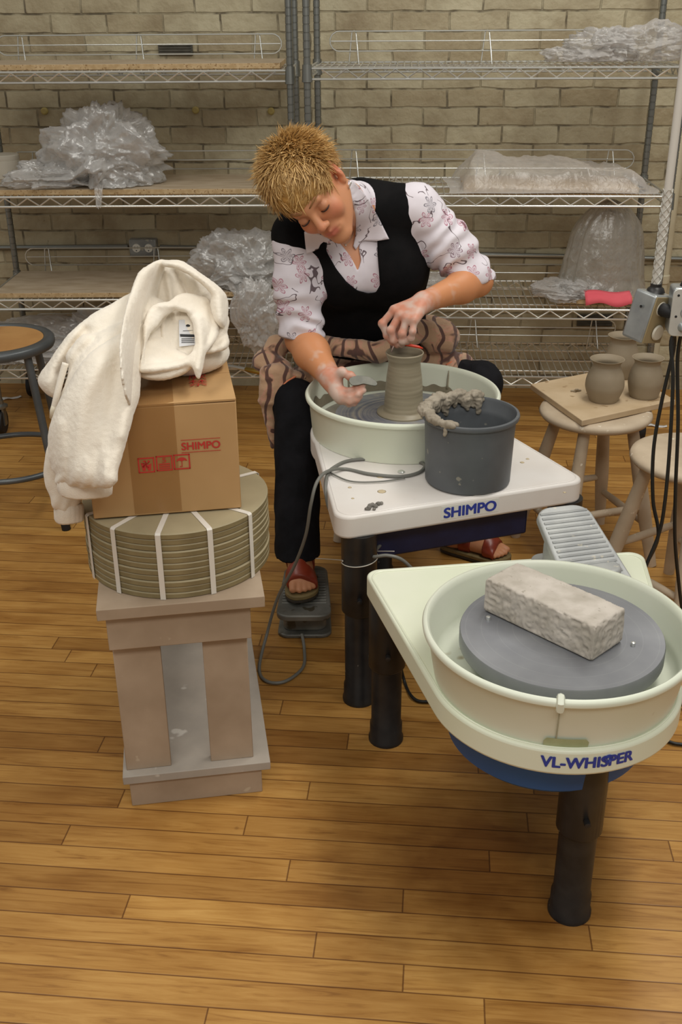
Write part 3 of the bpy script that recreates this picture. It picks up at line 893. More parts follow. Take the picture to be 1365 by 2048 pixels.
# shallow pool of slip in the pan around the head
part('slip_pool', MB().lathe([(0.179, 0.534), (0.229, 0.534), (0.229, 0.53), (0.179, 0.53), (0.179, 0.534)], 96, (c2.x, c2.y, 0), cap=False), simple('slip', srgb(128, 124, 114), srgb(146, 140, 126), 14, rough=0.3), t)
part('head_shaft', MB().lathe([(0.03, 0.5), (0.03, 0.532)], 24, (c2.x, c2.y, 0)), M_alu, t)
fx3 = Vector((fx.x, fx.y, 0)); ay3 = Vector((ay.x, ay.y, 0))
Rb = Matrix((fx3, ay3, Vector((0, 0, 1)))).transposed()
mbx = (L0+R0)/2+ay*0.19+fx*(-0.01)
part('motor_box', MB().box((mbx.x, mbx.y, 0.412), (0.40, 0.28, 0.088), Rb), M_navy, t, bevel=0.006)
part('motor_drum', MB().lathe([(0, 0.36), (0.15, 0.36), (0.16, 0.37), (0.16, 0.457), (0, 0.457)], 48, (c2.x, c2.y, 0)), M_navy, t)
for (p, zs) in (((0.041, 2.118), 0.25), ((0.541, 2.292), 0.25), ((0.115, 2.775), 0.25)):
    part('leg', leg_mb(p[0], p[1], 0.458, zs), M_black, t)
face_n = -ay3
pc = L0+fx*((at(946, 1024, 0.484).xy-L0).dot(fx))
flat_text('lettering', 'SHIMPO', Vector((pc.x, pc.y, 0.4855))+face_n*0.0, fx3, Vector((0, 0, 1)), 0.13, 0.0245, M_ink, t, 0.0012, 0.06)
# cloudy residue of the label strip behind the lettering
lbl = Vector((pc.x, pc.y, 0.4855))
part('label_strip', MB().box(lbl+face_n*0.0003, (0.145, 0.0006, 0.034), Rb), simple('label_film', srgb(226, 226, 220), rough=0.3), t, smooth=None)
sc_ = at(803, 943, 0.514)
part('screw', MB().lathe([(0.0095, 0), (0.009, 0.002), (0.005, 0.0045), (0, 0.005)], 20, (sc_.x, sc_.y, 0.512)), M_chrome, t)
scr = simple('dried_slip', srgb(196, 180, 148), rough=0.7)
for (u, v, r) in ((762, 953, 0.011), (764, 983, 0.011), (706, 997, 0.004), (700, 975, 0.005), (1056, 918, 0.005), (1045, 925, 0.006), (1130, 985, 0.004)):
    p = at(u, v, 0.512)
    m = MB().lathe([(r, 0), (r*0.7, 0.0012), (0, 0.0015)], 9, (p.x, p.y, 0.5119))
    part('slip_spot', m, scr, t, 180)

# thrown pot, still on the wheel
m = MB()
prof = [(0.0, 0.0), (0.071, 0.0), (0.07, 0.004), (0.056, 0.007), (0.0525, 0.012), (0.051, 0.03), (0.0495, 0.05), (0.0485, 0.072), (0.046, 0.1), (0.0425, 0.122), (0.0415, 0.134), (0.0435, 0.147), (0.0485, 0.16), (0.0495, 0.1635), (0.048, 0.1655), (0.0455, 0.163),
        (0.040, 0.148), (0.038, 0.134), (0.039, 0.12), (0.043, 0.09), (0.046, 0.03), (0.044, 0.012), (0.0, 0.01)]
M_pot = NT('thrown_clay')
co = M_pot.coord(); ww = M_pot.node('ShaderNodeTexWave', wave_type='BANDS', bands_direction='Z'); M_pot.link(co, ww.inputs[0])
ww.inputs['Scale'].default_value = 26; ww.inputs['Distortion'].default_value = 1.6; ww.inputs['Detail'].default_value = 2
nn_ = M_pot.noise(M_pot.mapping(co, (3, 3, 60)), 2, 3)
M_pot.link(M_pot.ramp(nn_, [(0.3, srgb(136, 126, 104)), (0.7, srgb(160, 150, 128))]), M_pot.b.inputs['Base Color'])
M_pot.b.inputs['Roughness'].default_value = 0.42
M_pot.bump(ww.outputs['Fac'], 0.16, 0.0015)
m.lathe(prof, 72, (0, 0, 0), cap=False)
pc2 = at(813, 800, 0.558)
o = part('thrown_pot', m, M_pot.m, smooth=180); o.location = (c2.x+0.004, c2.y+0.01, 0.558)
tag(o, 'tall waisted wet clay pot with flared rim centred on the spinning wheel', 'pot')

# bucket -------------------------------------------------------------------
bkc = Vector((0.3, 2.278, 0.512))
t = thing('bucket', 'dark grey plastic bucket with clay-caked rim on the white wheel table', 'bucket', bkc)
M_bk = simple('grey_bucket', srgb(84, 88, 92), srgb(98, 102, 106), 8, rough=0.5, spots=srgb(140, 138, 128), spot_scale=46, spot_lo=0.72)
prof = [(0.0, 0.0), (0.094, 0.0), (0.1, 0.006), (0.1035, 0.12), (0.1055, 0.158), (0.112, 0.16), (0.1135, 0.165), (0.112, 0.17), (0.106, 0.171), (0.1035, 0.165), (0.1025, 0.146), (0.0995, 0.142), (0.098, 0.13), (0.095, 0.01), (0.0, 0.008)]
part('bucket_shell', MB().lathe(prof, 96, bkc, cap=False), M_bk, t, 40)
part('water', MB().lathe([(0.0, 0.075), (0.0962, 0.075)], 64, bkc, cap=False), simple('murky_water', srgb(58, 60, 60), rough=0.12), t, 40)
s = SDF((bkc.x-0.15, bkc.y-0.15, 0.60), (bkc.x+0.15, bkc.y+0.15, 0.72), 0.0025)
rg = random.Random(4)
for i in range(70):
    a = 1.25+2.95*(i/69); r = 0.1095+rg.uniform(-0.010, 0.002)
    fat = 1.0 if a < 3.3 else 0.55
    z = 0.512+0.172+rg.uniform(-0.008, 0.006)*fat
    s.add(el((bkc.x+r*math.cos(a), bkc.y+r*math.sin(a), z), (rg.uniform(0.004, 0.008)*fat+0.002, rg.uniform(0.010, 0.020), rg.uniform(0.004, 0.010)*fat+0.0015), [(math.cos(a), math.sin(a), 0), (-math.sin(a), math.cos(a), 0.0), (0, 0, 1)]), 0.003)
    if a < 3.5 and rg.random() < 0.75:
        s.add(rc((bkc.x+(r-0.007)*math.cos(a), bkc.y+(r-0.007)*math.sin(a), z), (bkc.x+0.097*math.cos(a), bkc.y+0.097*math.sin(a), z-rg.uniform(0.008, 0.032)), 0.007, 0.0045), 0.004)
    elif a > 3.2 and rg.random() < 0.25:
        s.add(rc((bkc.x+(r+0.004)*math.cos(a), bkc.y+(r+0.004)*math.sin(a), z), (bkc.x+0.111*math.cos(a), bkc.y+0.111*math.sin(a), z-rg.uniform(0.01, 0.026)), 0.004, 0.003), 0.003)
sdf_obj('clay_crust', s, simple('drying_clay', srgb(140, 130, 114), srgb(164, 154, 138), 40, rough=0.75, bump=0.4, bscale=120), t, lambda V, N: fbm(V, 110, 3, 2, True)*0.004, 1)

# clay trimmings on the table
p = at(747, 1013, 0.512)
s = SDF((p.x-0.05, p.y-0.05, 0.508), (p.x+0.05, p.y+0.05, 0.545), 0.0016)
for (u, v, r) in ((738, 1016, 0.006), (733, 1018, 0.004), (745, 1010, 0.006), (752, 1012, 0.005), (757, 1007, 0.006), (763, 1006, 0.0045), (740, 1011, 0.005), (749, 1018, 0.004)):
    q = at(u, v, 0.512+r*0.8)
    s.add(el(q, (r, r*0.8, r*0.9)), 0.002)
o = sdf_obj('clay_trimmings', s, simple('dark_trimmings', srgb(108, 104, 98), srgb(134, 130, 122), 60, rough=0.7), None, lambda V, N: fbm(V, 160, 2, 2)*0.0022)
tag(o, 'small heap of grey clay trimmings near the front edge of the white table', 'clay')

# ---------------------------------------------------------------- stand, bats, box
yaw = 0.155
Rs = Matrix.Rotation(yaw, 3, 'Z'); e1 = Rs @ Vector((1, 0, 0)); e2 = Rs @ Vector((0, 1, 0))
st0 = Vector((-0.447, 1.738, 0))
t = thing('wooden_stand', 'dusty wooden plank stand in the left foreground carrying a pile of round bats', 'stand', st0+e1*0.14+e2*0.26)
M_stand = simple('clay_dusted_wood', srgb(160, 140, 118), srgb(180, 160, 138), 7, rough=0.8, spots=srgb(196, 180, 156), spot_scale=26, spot_lo=0.70, bump=0.08)
M_stand2 = simple('clay_dusted_shelf', srgb(158, 150, 140), srgb(178, 168, 156), 7, rough=0.85, spots=srgb(206, 200, 190), spot_scale=20, spot_lo=0.7)
def sb(name, x0, x1, y0, y1, z0, z1, mat=M_stand):
    c = st0+e1*((x0+x1)/2)+e2*((y0+y1)/2)+Vector((0, 0, (z0+z1)/2))
    return part(name, MB().box(c, (x1-x0, y1-y0, z1-z0), Rs), mat, t, 30, 0.0015)
sb('plinth_board', 0, 0.277, 0.0, 0.02, 0, 0.064); sb('plinth_board', 0, 0.277, 0.52, 0.54, 0, 0.064)
sb('bottom_shelf', -0.012, 0.296, -0.008, 0.56, 0.064, 0.084, M_stand2)
sb('upright_plank', -0.004, 0.089, 0.014, 0.034, 0.084, 0.41); sb('upright_plank', 0.172, 0.262, 0.014, 0.034, 0.084, 0.41)
sb('upright_plank', 0.165, 0.255, 0.51, 0.53, 0.084, 0.41)
sb('apron_board', -0.008, 0.27, -0.008, 0.014, 0.395, 0.474); sb('apron_board', -0.006, 0.27, 0.53, 0.552, 0.395, 0.474)
sb('top_board', -0.022, 0.298, -0.026, 0.56, 0.474, 0.4985)

btc = Vector((-0.335, 1.935, 0)); R_BAT = 0.186; N_BAT = 11; z0 = 0.4985; TH = 0.0128
M_bat = simple('bat_board', srgb(150, 138, 108), srgb(168, 155, 124), 6, rough=0.75, bump=0.05)
M_edge = simple('bat_edge', srgb(122, 108, 74), srgb(142, 127, 90), 20, rough=0.8)
def bat_proto():
    m = MB().lathe([(0.0, 0.0), (R_BAT-0.0024, 0.0), (R_BAT, 0.0020), (R_BAT, TH-0.0024), (R_BAT-0.0024, TH-0.0003), (0, TH-0.0003)], 96)
    me = m.mesh('pottery_bat')
    o = link_mesh('pottery_bat', me, [M_bat, M_edge], None, 40)
    for p in me.polygons: p.material_index = 0 if abs(p.normal.z) > 0.7 else 1
    return o
words = ['bottom', 'second', 'third', 'fourth', 'fifth', 'sixth', 'seventh', 'eighth', 'ninth', 'tenth', 'top']
rg = random.Random(3)
b0_ = bat_proto()
for i in range(N_BAT):
    o = b0_ if i == 0 else b0_.copy()
    if i: C.objects.link(o)
    o.location = (btc.x+rg.uniform(-0.0015, 0.0015), btc.y+rg.uniform(-0.0015, 0.0015), z0+i*TH)
    lab = ('round tan pottery bat at the bottom of the strapped pile, on the stand' if i == 0 else
           'round tan pottery bat on top of the strapped pile, under the cardboard box' if i == N_BAT-1 else
           'round tan pottery bat, %s from the bottom of the strapped pile' % words[i])
    tag(o, lab, 'bat', 'round bats strapped in a pile')
topz = z0+N_BAT*TH
pm = MB()
p_ = at(380, 1042, topz)
pm.lathe([(0.0045, 0), (0.0045, 0.0006)], 12, (p_.x, p_.y, topz-0.0004))
M_strap = simple('white_strap', srgb(222, 216, 206), rough=0.5)
def strap(ang, lab):
    d = Vector((math.cos(ang), math.sin(ang), 0)); n = Vector((-d.y, d.x, 0)); w = 0.0052
    R = R_BAT+0.0035
    path = [(-R, z0+0.001), (-R, topz-0.002), (-R+0.004, topz+0.0012), (R-0.004, topz+0.0012), (R, topz-0.002), (R, z0+0.001)]
    m = MB(); vs = []
    for off in (0, 1):
        for (r, z) in path:
            for s_ in (-1, 1):
                rr = r-(0.001*off*(1 if r > 0 else -1)); zz = z-(0.001*off if abs(r) < R-0.001 else 0)
                q = btc+d*rr+n*(w*s_); vs.append((q.x, q.y, zz))
    k = len(path)*2; fs = []
    for i in range(len(path)-1):
        fs.append((2*i, 2*i+1, 2*i+3, 2*i+2)); fs.append((k+2*i, k+2*i+2, k+2*i+3, k+2*i+1))
        fs.append((2*i, 2*i+2, k+2*i+2, k+2*i)); fs.append((2*i+1, k+2*i+1, k+2*i+3, 2*i+3))
    m.add(vs, fs)
    o = part('packing_strap', m, M_strap, smooth=30)
    tag(o, lab, 'strap', 'white straps around the pile of bats')
angs = []
for (u, v) in ((219, 1060), (313, 1074), (423, 1062), (498, 1027), (172, 1030)):
    q = at(u, v, topz); angs.append(math.atan2(q.y-btc.y, q.x-btc.x))
for a, lab in zip(angs, ('white packing strap on the bats, second from the left along the front', 'white packing strap on the bats running down the front just left of centre',
                         'white packing strap on the bats running down the front just right of centre', 'white packing strap on the bats at the right side of the pile',
                         'white packing strap on the bats at the far left of the pile')):
    strap(a, lab)

# cardboard box ---------------------------------------------------------------
zb = topz+0.0028; BW, BD, BH = 0.283, 0.332, 0.223
A = Vector((-0.4735, 1.808, 0)); yb = 0.165
Rx = Matrix.Rotation(yb, 3, 'Z'); f1 = Rx @ Vector((1, 0, 0)); f2 = Rx @ Vector((0, 1, 0)); UP = Vector((0, 0, 1))
t = thing('cardboard_box', 'brown cardboard box with red printing standing on the pile of bats', 'box', A+f1*BW/2+f2*BD/2+UP*zb)
M_card = simple('cardboard', srgb(178, 140, 92), srgb(188, 150, 102), 5, rough=0.75, bump=0.04, bscale=90)
M_red = simple('red_print', srgb(190, 52, 44), rough=0.7)
def bp(x, y, z): return A+f1*x+f2*y+UP*(zb+z)
part('box_walls', MB().box(bp(BW/2, BD/2, BH/2-0.002), (BW, BD, BH-0.004), Rx), M_card, t, 30, 0.002)
fl_ = MB()
for y0, y1, zlift in ((0.0, BD/2-0.001, 0.004), (BD/2+0.001, BD, 0.0)):
    v = [bp(0, y0, BH-0.004), bp(BW, y0, BH-0.004+zlift*0.6), bp(BW, y1, BH-0.004), bp(0, y1, BH-0.004)]
    v2 = [p+UP*0.0035 for p in v]
    fl_.add(v+v2, [(0, 1, 5, 4), (1, 2, 6, 5), (2, 3, 7, 6), (3, 0, 4, 7), (4, 5, 6, 7), (3, 2, 1, 0)])
part('top_flaps', fl_, M_card, t, 30)
tm = NT('packing_tape'); tm.b.inputs['Base Color'].default_value = (*srgb(168, 122, 68), 1); tm.b.inputs['Roughness'].default_value = 0.16
tm.b.inputs['Alpha'].default_value = 0.42; tm.bump(tm.noise(tm.mapping(tm.coord(), (1, 1, 8)), 40, 3), 0.35, 0.002)
tp = MB(); x0, x1 = 0.078, 0.168
tp.add([bp(x0, -0.001, 0.004), bp(x1, -0.001, 0.004), bp(x0, -0.001, BH+0.0008), bp(x1, -0.001, BH+0.0008), bp(x0, BD, BH+0.0008), bp(x1, BD, BH+0.0008)],
       [(0, 1, 3, 2), (2, 3, 5, 4)])
part('packing_tape', tp, tm.m, t, None)
fN = -f2
def fpt(u, v):                   # point on the box front from the picture
    d = ray(u, v); o = Vector((0, 0, CAM_H)); k = (A-o).dot(fN)/d.dot(fN); return o+d*k
def fxz(u, v):
    q = fpt(u, v); return (q-A).dot(f1), q.z-zb
x, z = fxz(402, 890)
flat_text('lettering', 'SHIMPO', bp(x, 0, z), f1, UP, 0.072, 0.0145, M_red, t, 0.0013, 0.04)
rl = MB()
for zz in (z+0.0125, z-0.0125): rl.box(bp(x, -0.0012, zz), (0.074, 0.0004, 0.0009), Rx)
def icon(u, v, kind):
    x, z = fxz(u, v); hw = 0.0155; w = 0.0026
    for (cx, cz, sx, sz) in ((0, hw-w/2, 2*hw, w), (0, -hw+w/2, 2*hw, w), (-hw+w/2, 0, w, 2*hw), (hw-w/2, 0, w, 2*hw)):
        rl.box(bp(x+cx, -0.0012, z+cz), (sx, 0.0004, sz), Rx)
    fl = MB()
    def poly(pts): rl.add([bp(x+a, -0.0013, z+b) for a, b in pts], [tuple(range(len(pts)))])
    if kind == 'umbrella':
        poly([(-0.010, 0.001)]+[(0.010*math.cos(q), 0.001+0.008*math.sin(q)) for q in np.linspace(PI, 0, 14)][1:]+[(0.005, 0.003), (0.0, 0.001), (-0.005, 0.003)])
        rl.box(bp(x, -0.0012, z-0.004), (0.0013, 0.0004, 0.012), Rx); rl.box(bp(x-0.0022, -0.0012, z-0.0095), (0.0045, 0.0004, 0.0013), Rx)
    elif kind == 'stack':
        for k in range(3): rl.box(bp(x, -0.0012, z-0.010+k*0.0042), (0.021, 0.0004, 0.0024), Rx)
        P, fs = text_mesh('5', 0.007, 0.0095, 0.02); rl.add([bp(x+p[0], -0.0013-p[2], z+0.0065+p[1]) for p in P], fs)
    else:
        for k in range(5):
            q = PI/2+k*2*PI/5*0.8-0.6; poly([(0.0016*math.cos(q+1.57), 0.002+0.0016*math.sin(q+1.57)), (0.0105*math.cos(q-0.25), 0.002+0.0085*math.sin(q-0.25)), (0.0105*math.cos(q+0.25), 0.002+0.0085*math.sin(q+0.25)), (0.0016*math.cos(q-1.57), 0.002+0.0016*math.sin(q-1.57))])
        poly([(-0.0075, -0.011), (-0.002, -0.011), (-0.0012, 0.0), (-0.0095, 0.003)]); poly([(0.0075, -0.011), (0.002, -0.011), (0.0012, 0.0), (0.0095, 0.003)])
icon(293, 930, 'hands'); icon(329, 926, 'stack'); icon(364, 923, 'umbrella')
me = bpy.data.meshes.new('printed_marks'); me.from_pydata(rl.v, [], rl.f); link_mesh('printed_marks', me, M_red, t, None)
# red characters on the lid
tc = at(396, 765, zb+BH)
x, y = (tc-A).dot(f1), (tc-A).dot(f2)
try:
    P, fs = text_mesh('\u53a5\n\u7981', 0.036, 0.078, 0.0)
    me = bpy.data.meshes.new('lid_lettering'); me.from_pydata([bp(x+p[0], y+0.012+p[1], BH+0.0022+p[2]) for p in P], [], fs)
    link_mesh('lid_lettering', me, M_red, t, None)
except Exception as ex: print('lid text', ex)

# ---------------------------------------------------------------- stools
def lathe_leg(m, a, b, r0, r1, r2, n=16):
    a = Vector(a); b = Vector(b); P = []; R_ = []
    for k in range(13):
        s_ = k/12; P.append(a.lerp(b, s_))
        R_.append(r0+(r1-r0)*s_/0.45 if s_ < 0.45 else r1+(r2-r1)*(s_-0.45)/0.55)
    m.tube(P, R_, n)
M_stool = simple('clay_dusted_stool', srgb(174, 156, 132), srgb(196, 179, 155), 9, rough=0.6, spots=srgb(216, 204, 184), spot_scale=40, spot_lo=0.68)
def wood_stool(label, c, h, rs, feet, rz=0.0):
    t = thing('wooden_stool', label, 'stool', (c[0], c[1], 0))
    cc = Vector((c[0], c[1], 0))
    part('seat', MB().lathe([(0, h-0.03), (rs-0.03, h-0.032), (rs-0.008, h-0.026), (rs, h-0.015), (rs-0.004, h-0.005), (rs-0.018, h), (rs*0.5, h-0.003), (0, h-0.005)], 72, cc), M_stool, t, 60)
    tops, fts = [], []
    for k in range(4):
        a = rz+PI/4+k*PI/2
        tp_ = cc+Vector((math.cos(a)*rs*0.66, math.sin(a)*rs*0.66, h-0.03)); ft = cc+Vector((math.cos(a)*feet, math.sin(a)*feet, 0))
        tops.append(tp_); fts.append(ft)
        m = MB(); lathe_leg(m, ft, tp_, 0.0155, 0.0215, 0.0165); part('leg', m, M_stool, t, 60)
    for k in range(4):
        j = (k+1) % 4; s_ = 0.30 if k % 2 else 0.42
        a = fts[k].lerp(tops[k], s_); b = fts[j].lerp(tops[j], s_)
        m = MB(); m.tube([a, a.lerp(b, 0.3), a.lerp(b, 0.7), b], [0.009, 0.0115, 0.0115, 0.009], 12); part('rung', m, M_stool, t, 60)
    return t
wood_stool('clay-dusted round wooden stool holding the board with three pots', (0.745, 2.885), 0.468, 0.163, 0.215, 0.30)
wood_stool('clay-dusted round wooden stool cut off by the right edge, in front of the pots', (0.925, 2.53), 0.47, 0.166, 0.215, 0.55)
# board with pots
c0, c1_, c3 = at(1062, 768, 0.486), at(1165, 841, 0.486), at(1352, 800, 0.486)
ex = (c3-c1_); wB = ex.length; ex.normalize(); ey = Vector((-ex.y, ex.x, 0)); dB = abs((c0-c1_).dot(ey))
sk = (c0-c1_).dot(ex)
cB = c1_+ex*wB/2+ey*dB/2
m = MB()
q = [c1_, c3, c3+(c0-c1_), c0]
m.add([(p.x, p.y, 0.4682) for p in q]+[(p.x, p.y, 0.4862) for p in q], [(3, 2, 1, 0), (4, 5, 6, 7), (0, 1, 5, 4), (1, 2, 6, 5), (2, 3, 7, 6), (3, 0, 4, 7)])
o = part('ware_board', m, simple('clay_dusted_board', srgb(184, 160, 126), srgb(200, 178, 146), 10, rough=0.75, spots=srgb(160, 134, 100), spot_scale=24, spot_lo=0.66), bevel=0.002)
tag(o, 'square wooden board on the stool carrying three small clay pots', 'board')
M_gpot = simple('leather_hard_clay', srgb(140, 126, 104), srgb(152, 138, 116), 10, rough=0.65, bump=0.08, bscale=40)
def small_pot(u, v, h, rb, rw, rr, lab):
    p = at(u, v, 0.4862)
    prof = [(0.0, 0), (rb*0.92, 0), (rb, 0.004), (rw*0.97, h*0.28), (rw, h*0.42), (rw*0.93, h*0.6), (rr*0.86, h*0.78), (rr*0.8, h*0.85), (rr*0.86, h*0.93), (rr, h*0.99), (rr*0.99, h), (rr*0.95, h*0.99),
            (rr*0.78, h*0.91), (rr*0.74, h*0.85), (rr*0.8, h*0.77), (rw*0.86, h*0.6), (rw*0.92, h*0.42), (rw*0.85, h*0.2), (rb*0.8, 0.008), (0, 0.007)]
    pts = [Vector((r, 0, z)) for r, z in prof]
    sm = smooth_path(pts[1:], 4); pf = [(0.0, 0.0)]+[(max(q.x, 0.0), q.z) for q in sm]
    o = part('clay_pot', MB().lathe(pf, 64, cap=False), M_gpot, smooth=180); o.location = (p.x, p.y, 0.4862)
    tag(o, lab, 'pot', 'three unfired pots on the board')
small_pot(1207, 800, 0.125, 0.042, 0.0555, 0.0485, 'round-bellied clay pot with flared rim, at the left front of the board')
small_pot(1288, 792, 0.118, 0.042, 0.05, 0.0455, 'squat clay pot on the right side of the board, nearest the black cords')
small_pot(1240, 752, 0.13, 0.042, 0.052, 0.0475, 'clay pot with wide rim standing behind the other two on the board')
p = at(1150, 784, 0.4862)
s = SDF((p.x-0.04, p.y-0.04, 0.482), (p.x+0.04, p.y+0.04, 0.51), 0.0016)
for dx_, dy_, dz_, r in ((0, 0, 0.003, 0.004), (0.008, 0.003, 0.005, 0.004), (-0.009, 0.002, 0.003, 0.003), (0.003, -0.003, 0.008, 0.003), (0.017, 0.006, 0.003, 0.003)):
    s.add(el((p.x+dx_, p.y+dy_, 0.4862+dz_), (r*1.6, r, r)), 0.002)
o = sdf_obj('clay_scrap', s, M_gpot, None, lambda V, N: fbm(V, 160, 2, 2)*0.002); tag(o, 'curled scrap of clay on the board left of the pots', 'clay')

# grey metal stool, left
gc = Vector((-1.082, 3.19, 0)); gh = 0.60; gr = 0.186
t = thing('metal_stool', 'grey steel stool with tan hardboard seat at the left edge', 'stool', gc)
M_gm = simple('grey_enamel', srgb(78, 82, 84), srgb(92, 96, 98), 10, rough=0.35, metal=0.3)
part('seat_ring', MB().lathe([(gr-0.032, gh-0.026), (gr-0.004, gh-0.028), (gr, gh-0.02), (gr, gh-0.006), (gr-0.006, gh), (gr-0.03, gh+0.0005), (gr-0.034, gh-0.004), (gr-0.032, gh-0.026)], 72, gc, cap=False), M_gm, t, 50)
part('seat_panel', MB().lathe([(0, gh-0.012), (gr-0.034, gh-0.012), (gr-0.034, gh-0.003), (0, gh-0.002)], 64, gc), simple('hardboard', srgb(168, 118, 66), srgb(190, 142, 86), 8, rough=0.35), t, 40)
for k in range(4):
    a = -0.62+k*PI/2
    tp_ = gc+Vector((math.cos(a)*0.155, math.sin(a)*0.155, gh-0.025)); ft = gc+Vector((math.cos(a)*0.232, math.sin(a)*0.232, 0.0))
    part('leg', MB().tube([ft, tp_], 0.0125, 14), M_gm, t, 60)
    lo_ = ft.lerp(tp_, 0.0); part('foot_cap', MB().tube([ft+Vector((0, 0, 0.0005)), ft.lerp(tp_, 0.045)], 0.0145, 14), M_rubber, t, 60)
rr = 0.232+(0.155-0.232)*0.2/0.575
part('foot_ring', MB().tube([gc+Vector((math.cos(a)*rr, math.sin(a)*rr, 0.2)) for a in np.linspace(0, 2*PI, 56, endpoint=False)], 0.0095, 10, closed=True), M_gm, t, 60)

# low seat of the potter
wood_stool('low wooden stool under the seated potter, almost hidden by the wheel', (0.11, 3.08), 0.40, 0.15, 0.17, 0.0)

# white tub on the left shelf
tz = LZ[2]+0.0055+0.0182
p = at(12, 355, tz)
t = thing('plaster_tub', 'pale round tub at the left edge on the upper middle shelf board', 'tub', p)
part('tub_body', MB().lathe([(0, 0), (0.058, 0), (0.06, 0.003), (0.06, 0.066), (0, 0.066)], 48, p), simple('plaster', srgb(190, 184, 170), srgb(204, 198, 184), 10, rough=0.8), t, 40, 0.001)
part('tub_lid', MB().lathe([(0, 0.066), (0.059, 0.066), (0.0605, 0.069), (0.0605, 0.084), (0.0575, 0.087), (0, 0.087)], 48, p), simple('plaster_lid', srgb(196, 190, 176), srgb(208, 202, 188), 10, rough=0.8), t, 40)

# tool resting on the bottom shelf of the left rack
a, b = aty(455, 731, 3.9), aty(524, 745, 3.72)
t = thing('metal_tool', 'thin metal rod with brass tip poking out between box and potter', 'tool', a)
d = b-a
part('rod', MB().tube([a-d*0.9, a, a+d*0.55], [0.005, 0.0065, 0.0075], 10), M_chrome, t, 60)
part('brass_tip', MB().tube([a+d*0.55, a+d*0.6, a+d*0.97, a+d], [0.0075, 0.0095, 0.0095, 0.006], 12), simple('brass', srgb(176, 146, 70), None, rough=0.3, metal=0.8), t, 60)

# ---------------------------------------------------------------- hanging power boxes
M_galv = simple('galvanised_box', srgb(150, 154, 156), srgb(176, 180, 180), 18, rough=0.34, metal=0.6)
def power_box(label, p, R, w, d, h, cable_r, mesh_grip, front_cover):
    t = thing('power_box', label, 'outlet box', p)
    part('box_shell', MB().box(p, (w, d, h), R), M_galv, t, 40, 0.006, 3)
    top = p+R @ Vector((0, 0, h/2))
    part('gland', MB().lathe([(0.02, 0), (0.017, 0.008), (0.012, 0.012), (0.012, 0.018)], 18, top), M_black, t, 40)
    part('drop_cable', MB().tube([top+Vector((0, 0, 0.015)), top+Vector((0.001, 0, 1.0)), top+Vector((0, 0, 2.0))], cable_r, 14), simple('white_cable', srgb(206, 202, 194), rough=0.45), t, 60)
    if mesh_grip:
        g = MB()
        for s0 in range(4):
            for sg in (1, -1):
                g.tube([top+Vector((math.cos(s0*PI/2+sg*k*0.42)*(cable_r+0.001), math.sin(s0*PI/2+sg*k*0.42)*(cable_r+0.001), 0.018+k*0.0052)) for k in range(38)], 0.0013, 5)
        part('cable_grip', g, simple('grip_wire', srgb(200, 198, 190), rough=0.4, metal=0.3), t, 60)
    return t
pb = Vector(aty(1296, 632, 2.2)); R1 = Matrix.Rotation(0.62, 3, 'Z')
R1 = Matrix.Rotation(0.2, 3, 'Y') @ R1
t = power_box('grey metal box of outlets hanging from a white cable by the right edge', pb, R1, 0.062, 0.058, 0.105, 0.0085, True, False)
fw = R1 @ Vector((0, -1, 0)); rtv = R1 @ Vector((1, 0, 0))
holes = MB(); lf = R1 @ Vector((-1, 0, 0))
for (dy, dz) in ((0.012, 0.022), (0.012, -0.012)):
    q = pb+lf*0.0312-fw*(-0.004)+Vector((0, 0, dz)); holes.lathe([(0.0032, 0), (0.0032, 0.0006)], 10, q, (R1 @ Matrix.Rotation(-PI/2, 3, 'Y')))
part('screw_hole', holes, M_rubber, t)
M_sock = simple('ivory_socket', srgb(206, 200, 184), rough=0.45)
part('face_plate', MB().box(pb+fw*0.0295, (0.06, 0.003, 0.1), R1), simple('face_card', srgb(150, 134, 100), rough=0.7), t, 30, 0.001)
for dz in (0.026, -0.026):
    q = pb+fw*0.031+Vector((0, 0, dz)); Mf = R1 @ Matrix.Rotation(PI/2, 3, 'X')
    so = part('socket', MB().lathe([(0.0, 0.004), (0.015, 0.004), (0.017, 0.0)], 24, q, Mf), M_sock, t)
q = pb+fw*0.031+Vector((0, 0, 0.026))
# black plug in the upper socket
plug = MB().tube([q+fw*0.003, q+fw*0.012, q+fw*0.03, q+fw*0.045+rtv*0.006+Vector((0, 0, -0.006))], [0.013, 0.0145, 0.012, 0.007], 14)
pb2 = Vector(aty(1374, 618, 2.16)); R2 = Matrix.Rotation(-0.12, 3, 'Z')
t2 = power_box('second hanging outlet box with round-cornered metal cover, cut off by the right edge', pb2, R2, 0.072, 0.05, 0.098, 0.0085, False, True)
f2w = R2 @ Vector((0, -1, 0)); r2w = R2 @ Vector((1, 0, 0))
cv = MB().prism(round_poly([(-0.037, -0.05), (0.037, -0.05), (0.037, 0.05), (-0.037, 0.05)], [0.012]*4), 0, 0.004)
Mcv = Matrix.Translation(pb2+f2w*0.029) @ R2.to_4x4() @ Matrix.Rotation(PI/2, 4, 'X')
cv.xform(Mcv); part('cover_plate', cv, simple('zinc_cover', srgb(196, 198, 194), srgb(208, 210, 206), 20, rough=0.3, metal=0.4), t2, 40, 0.0015)
kn = MB(); hl = MB()
for dz in (0.028, 0.0): kn.tube([pb2+f2w*0.0335+r2w*(-0.006+0.011*math.cos(a))+Vector((0, 0, dz+0.011*math.sin(a))) for a in np.linspace(0, 2*PI, 20, endpoint=False)], 0.0012, 6, closed=True)
part('knockout', kn, M_galv, t2)
for dz in (0.036, -0.008): hl.lathe([(0.0026, 0), (0.0026, 0.0006)], 10, pb2+f2w*0.0332+r2w*(-0.026)+Vector((0, 0, dz)), R2 @ Matrix.Rotation(PI/2, 3, 'X'))
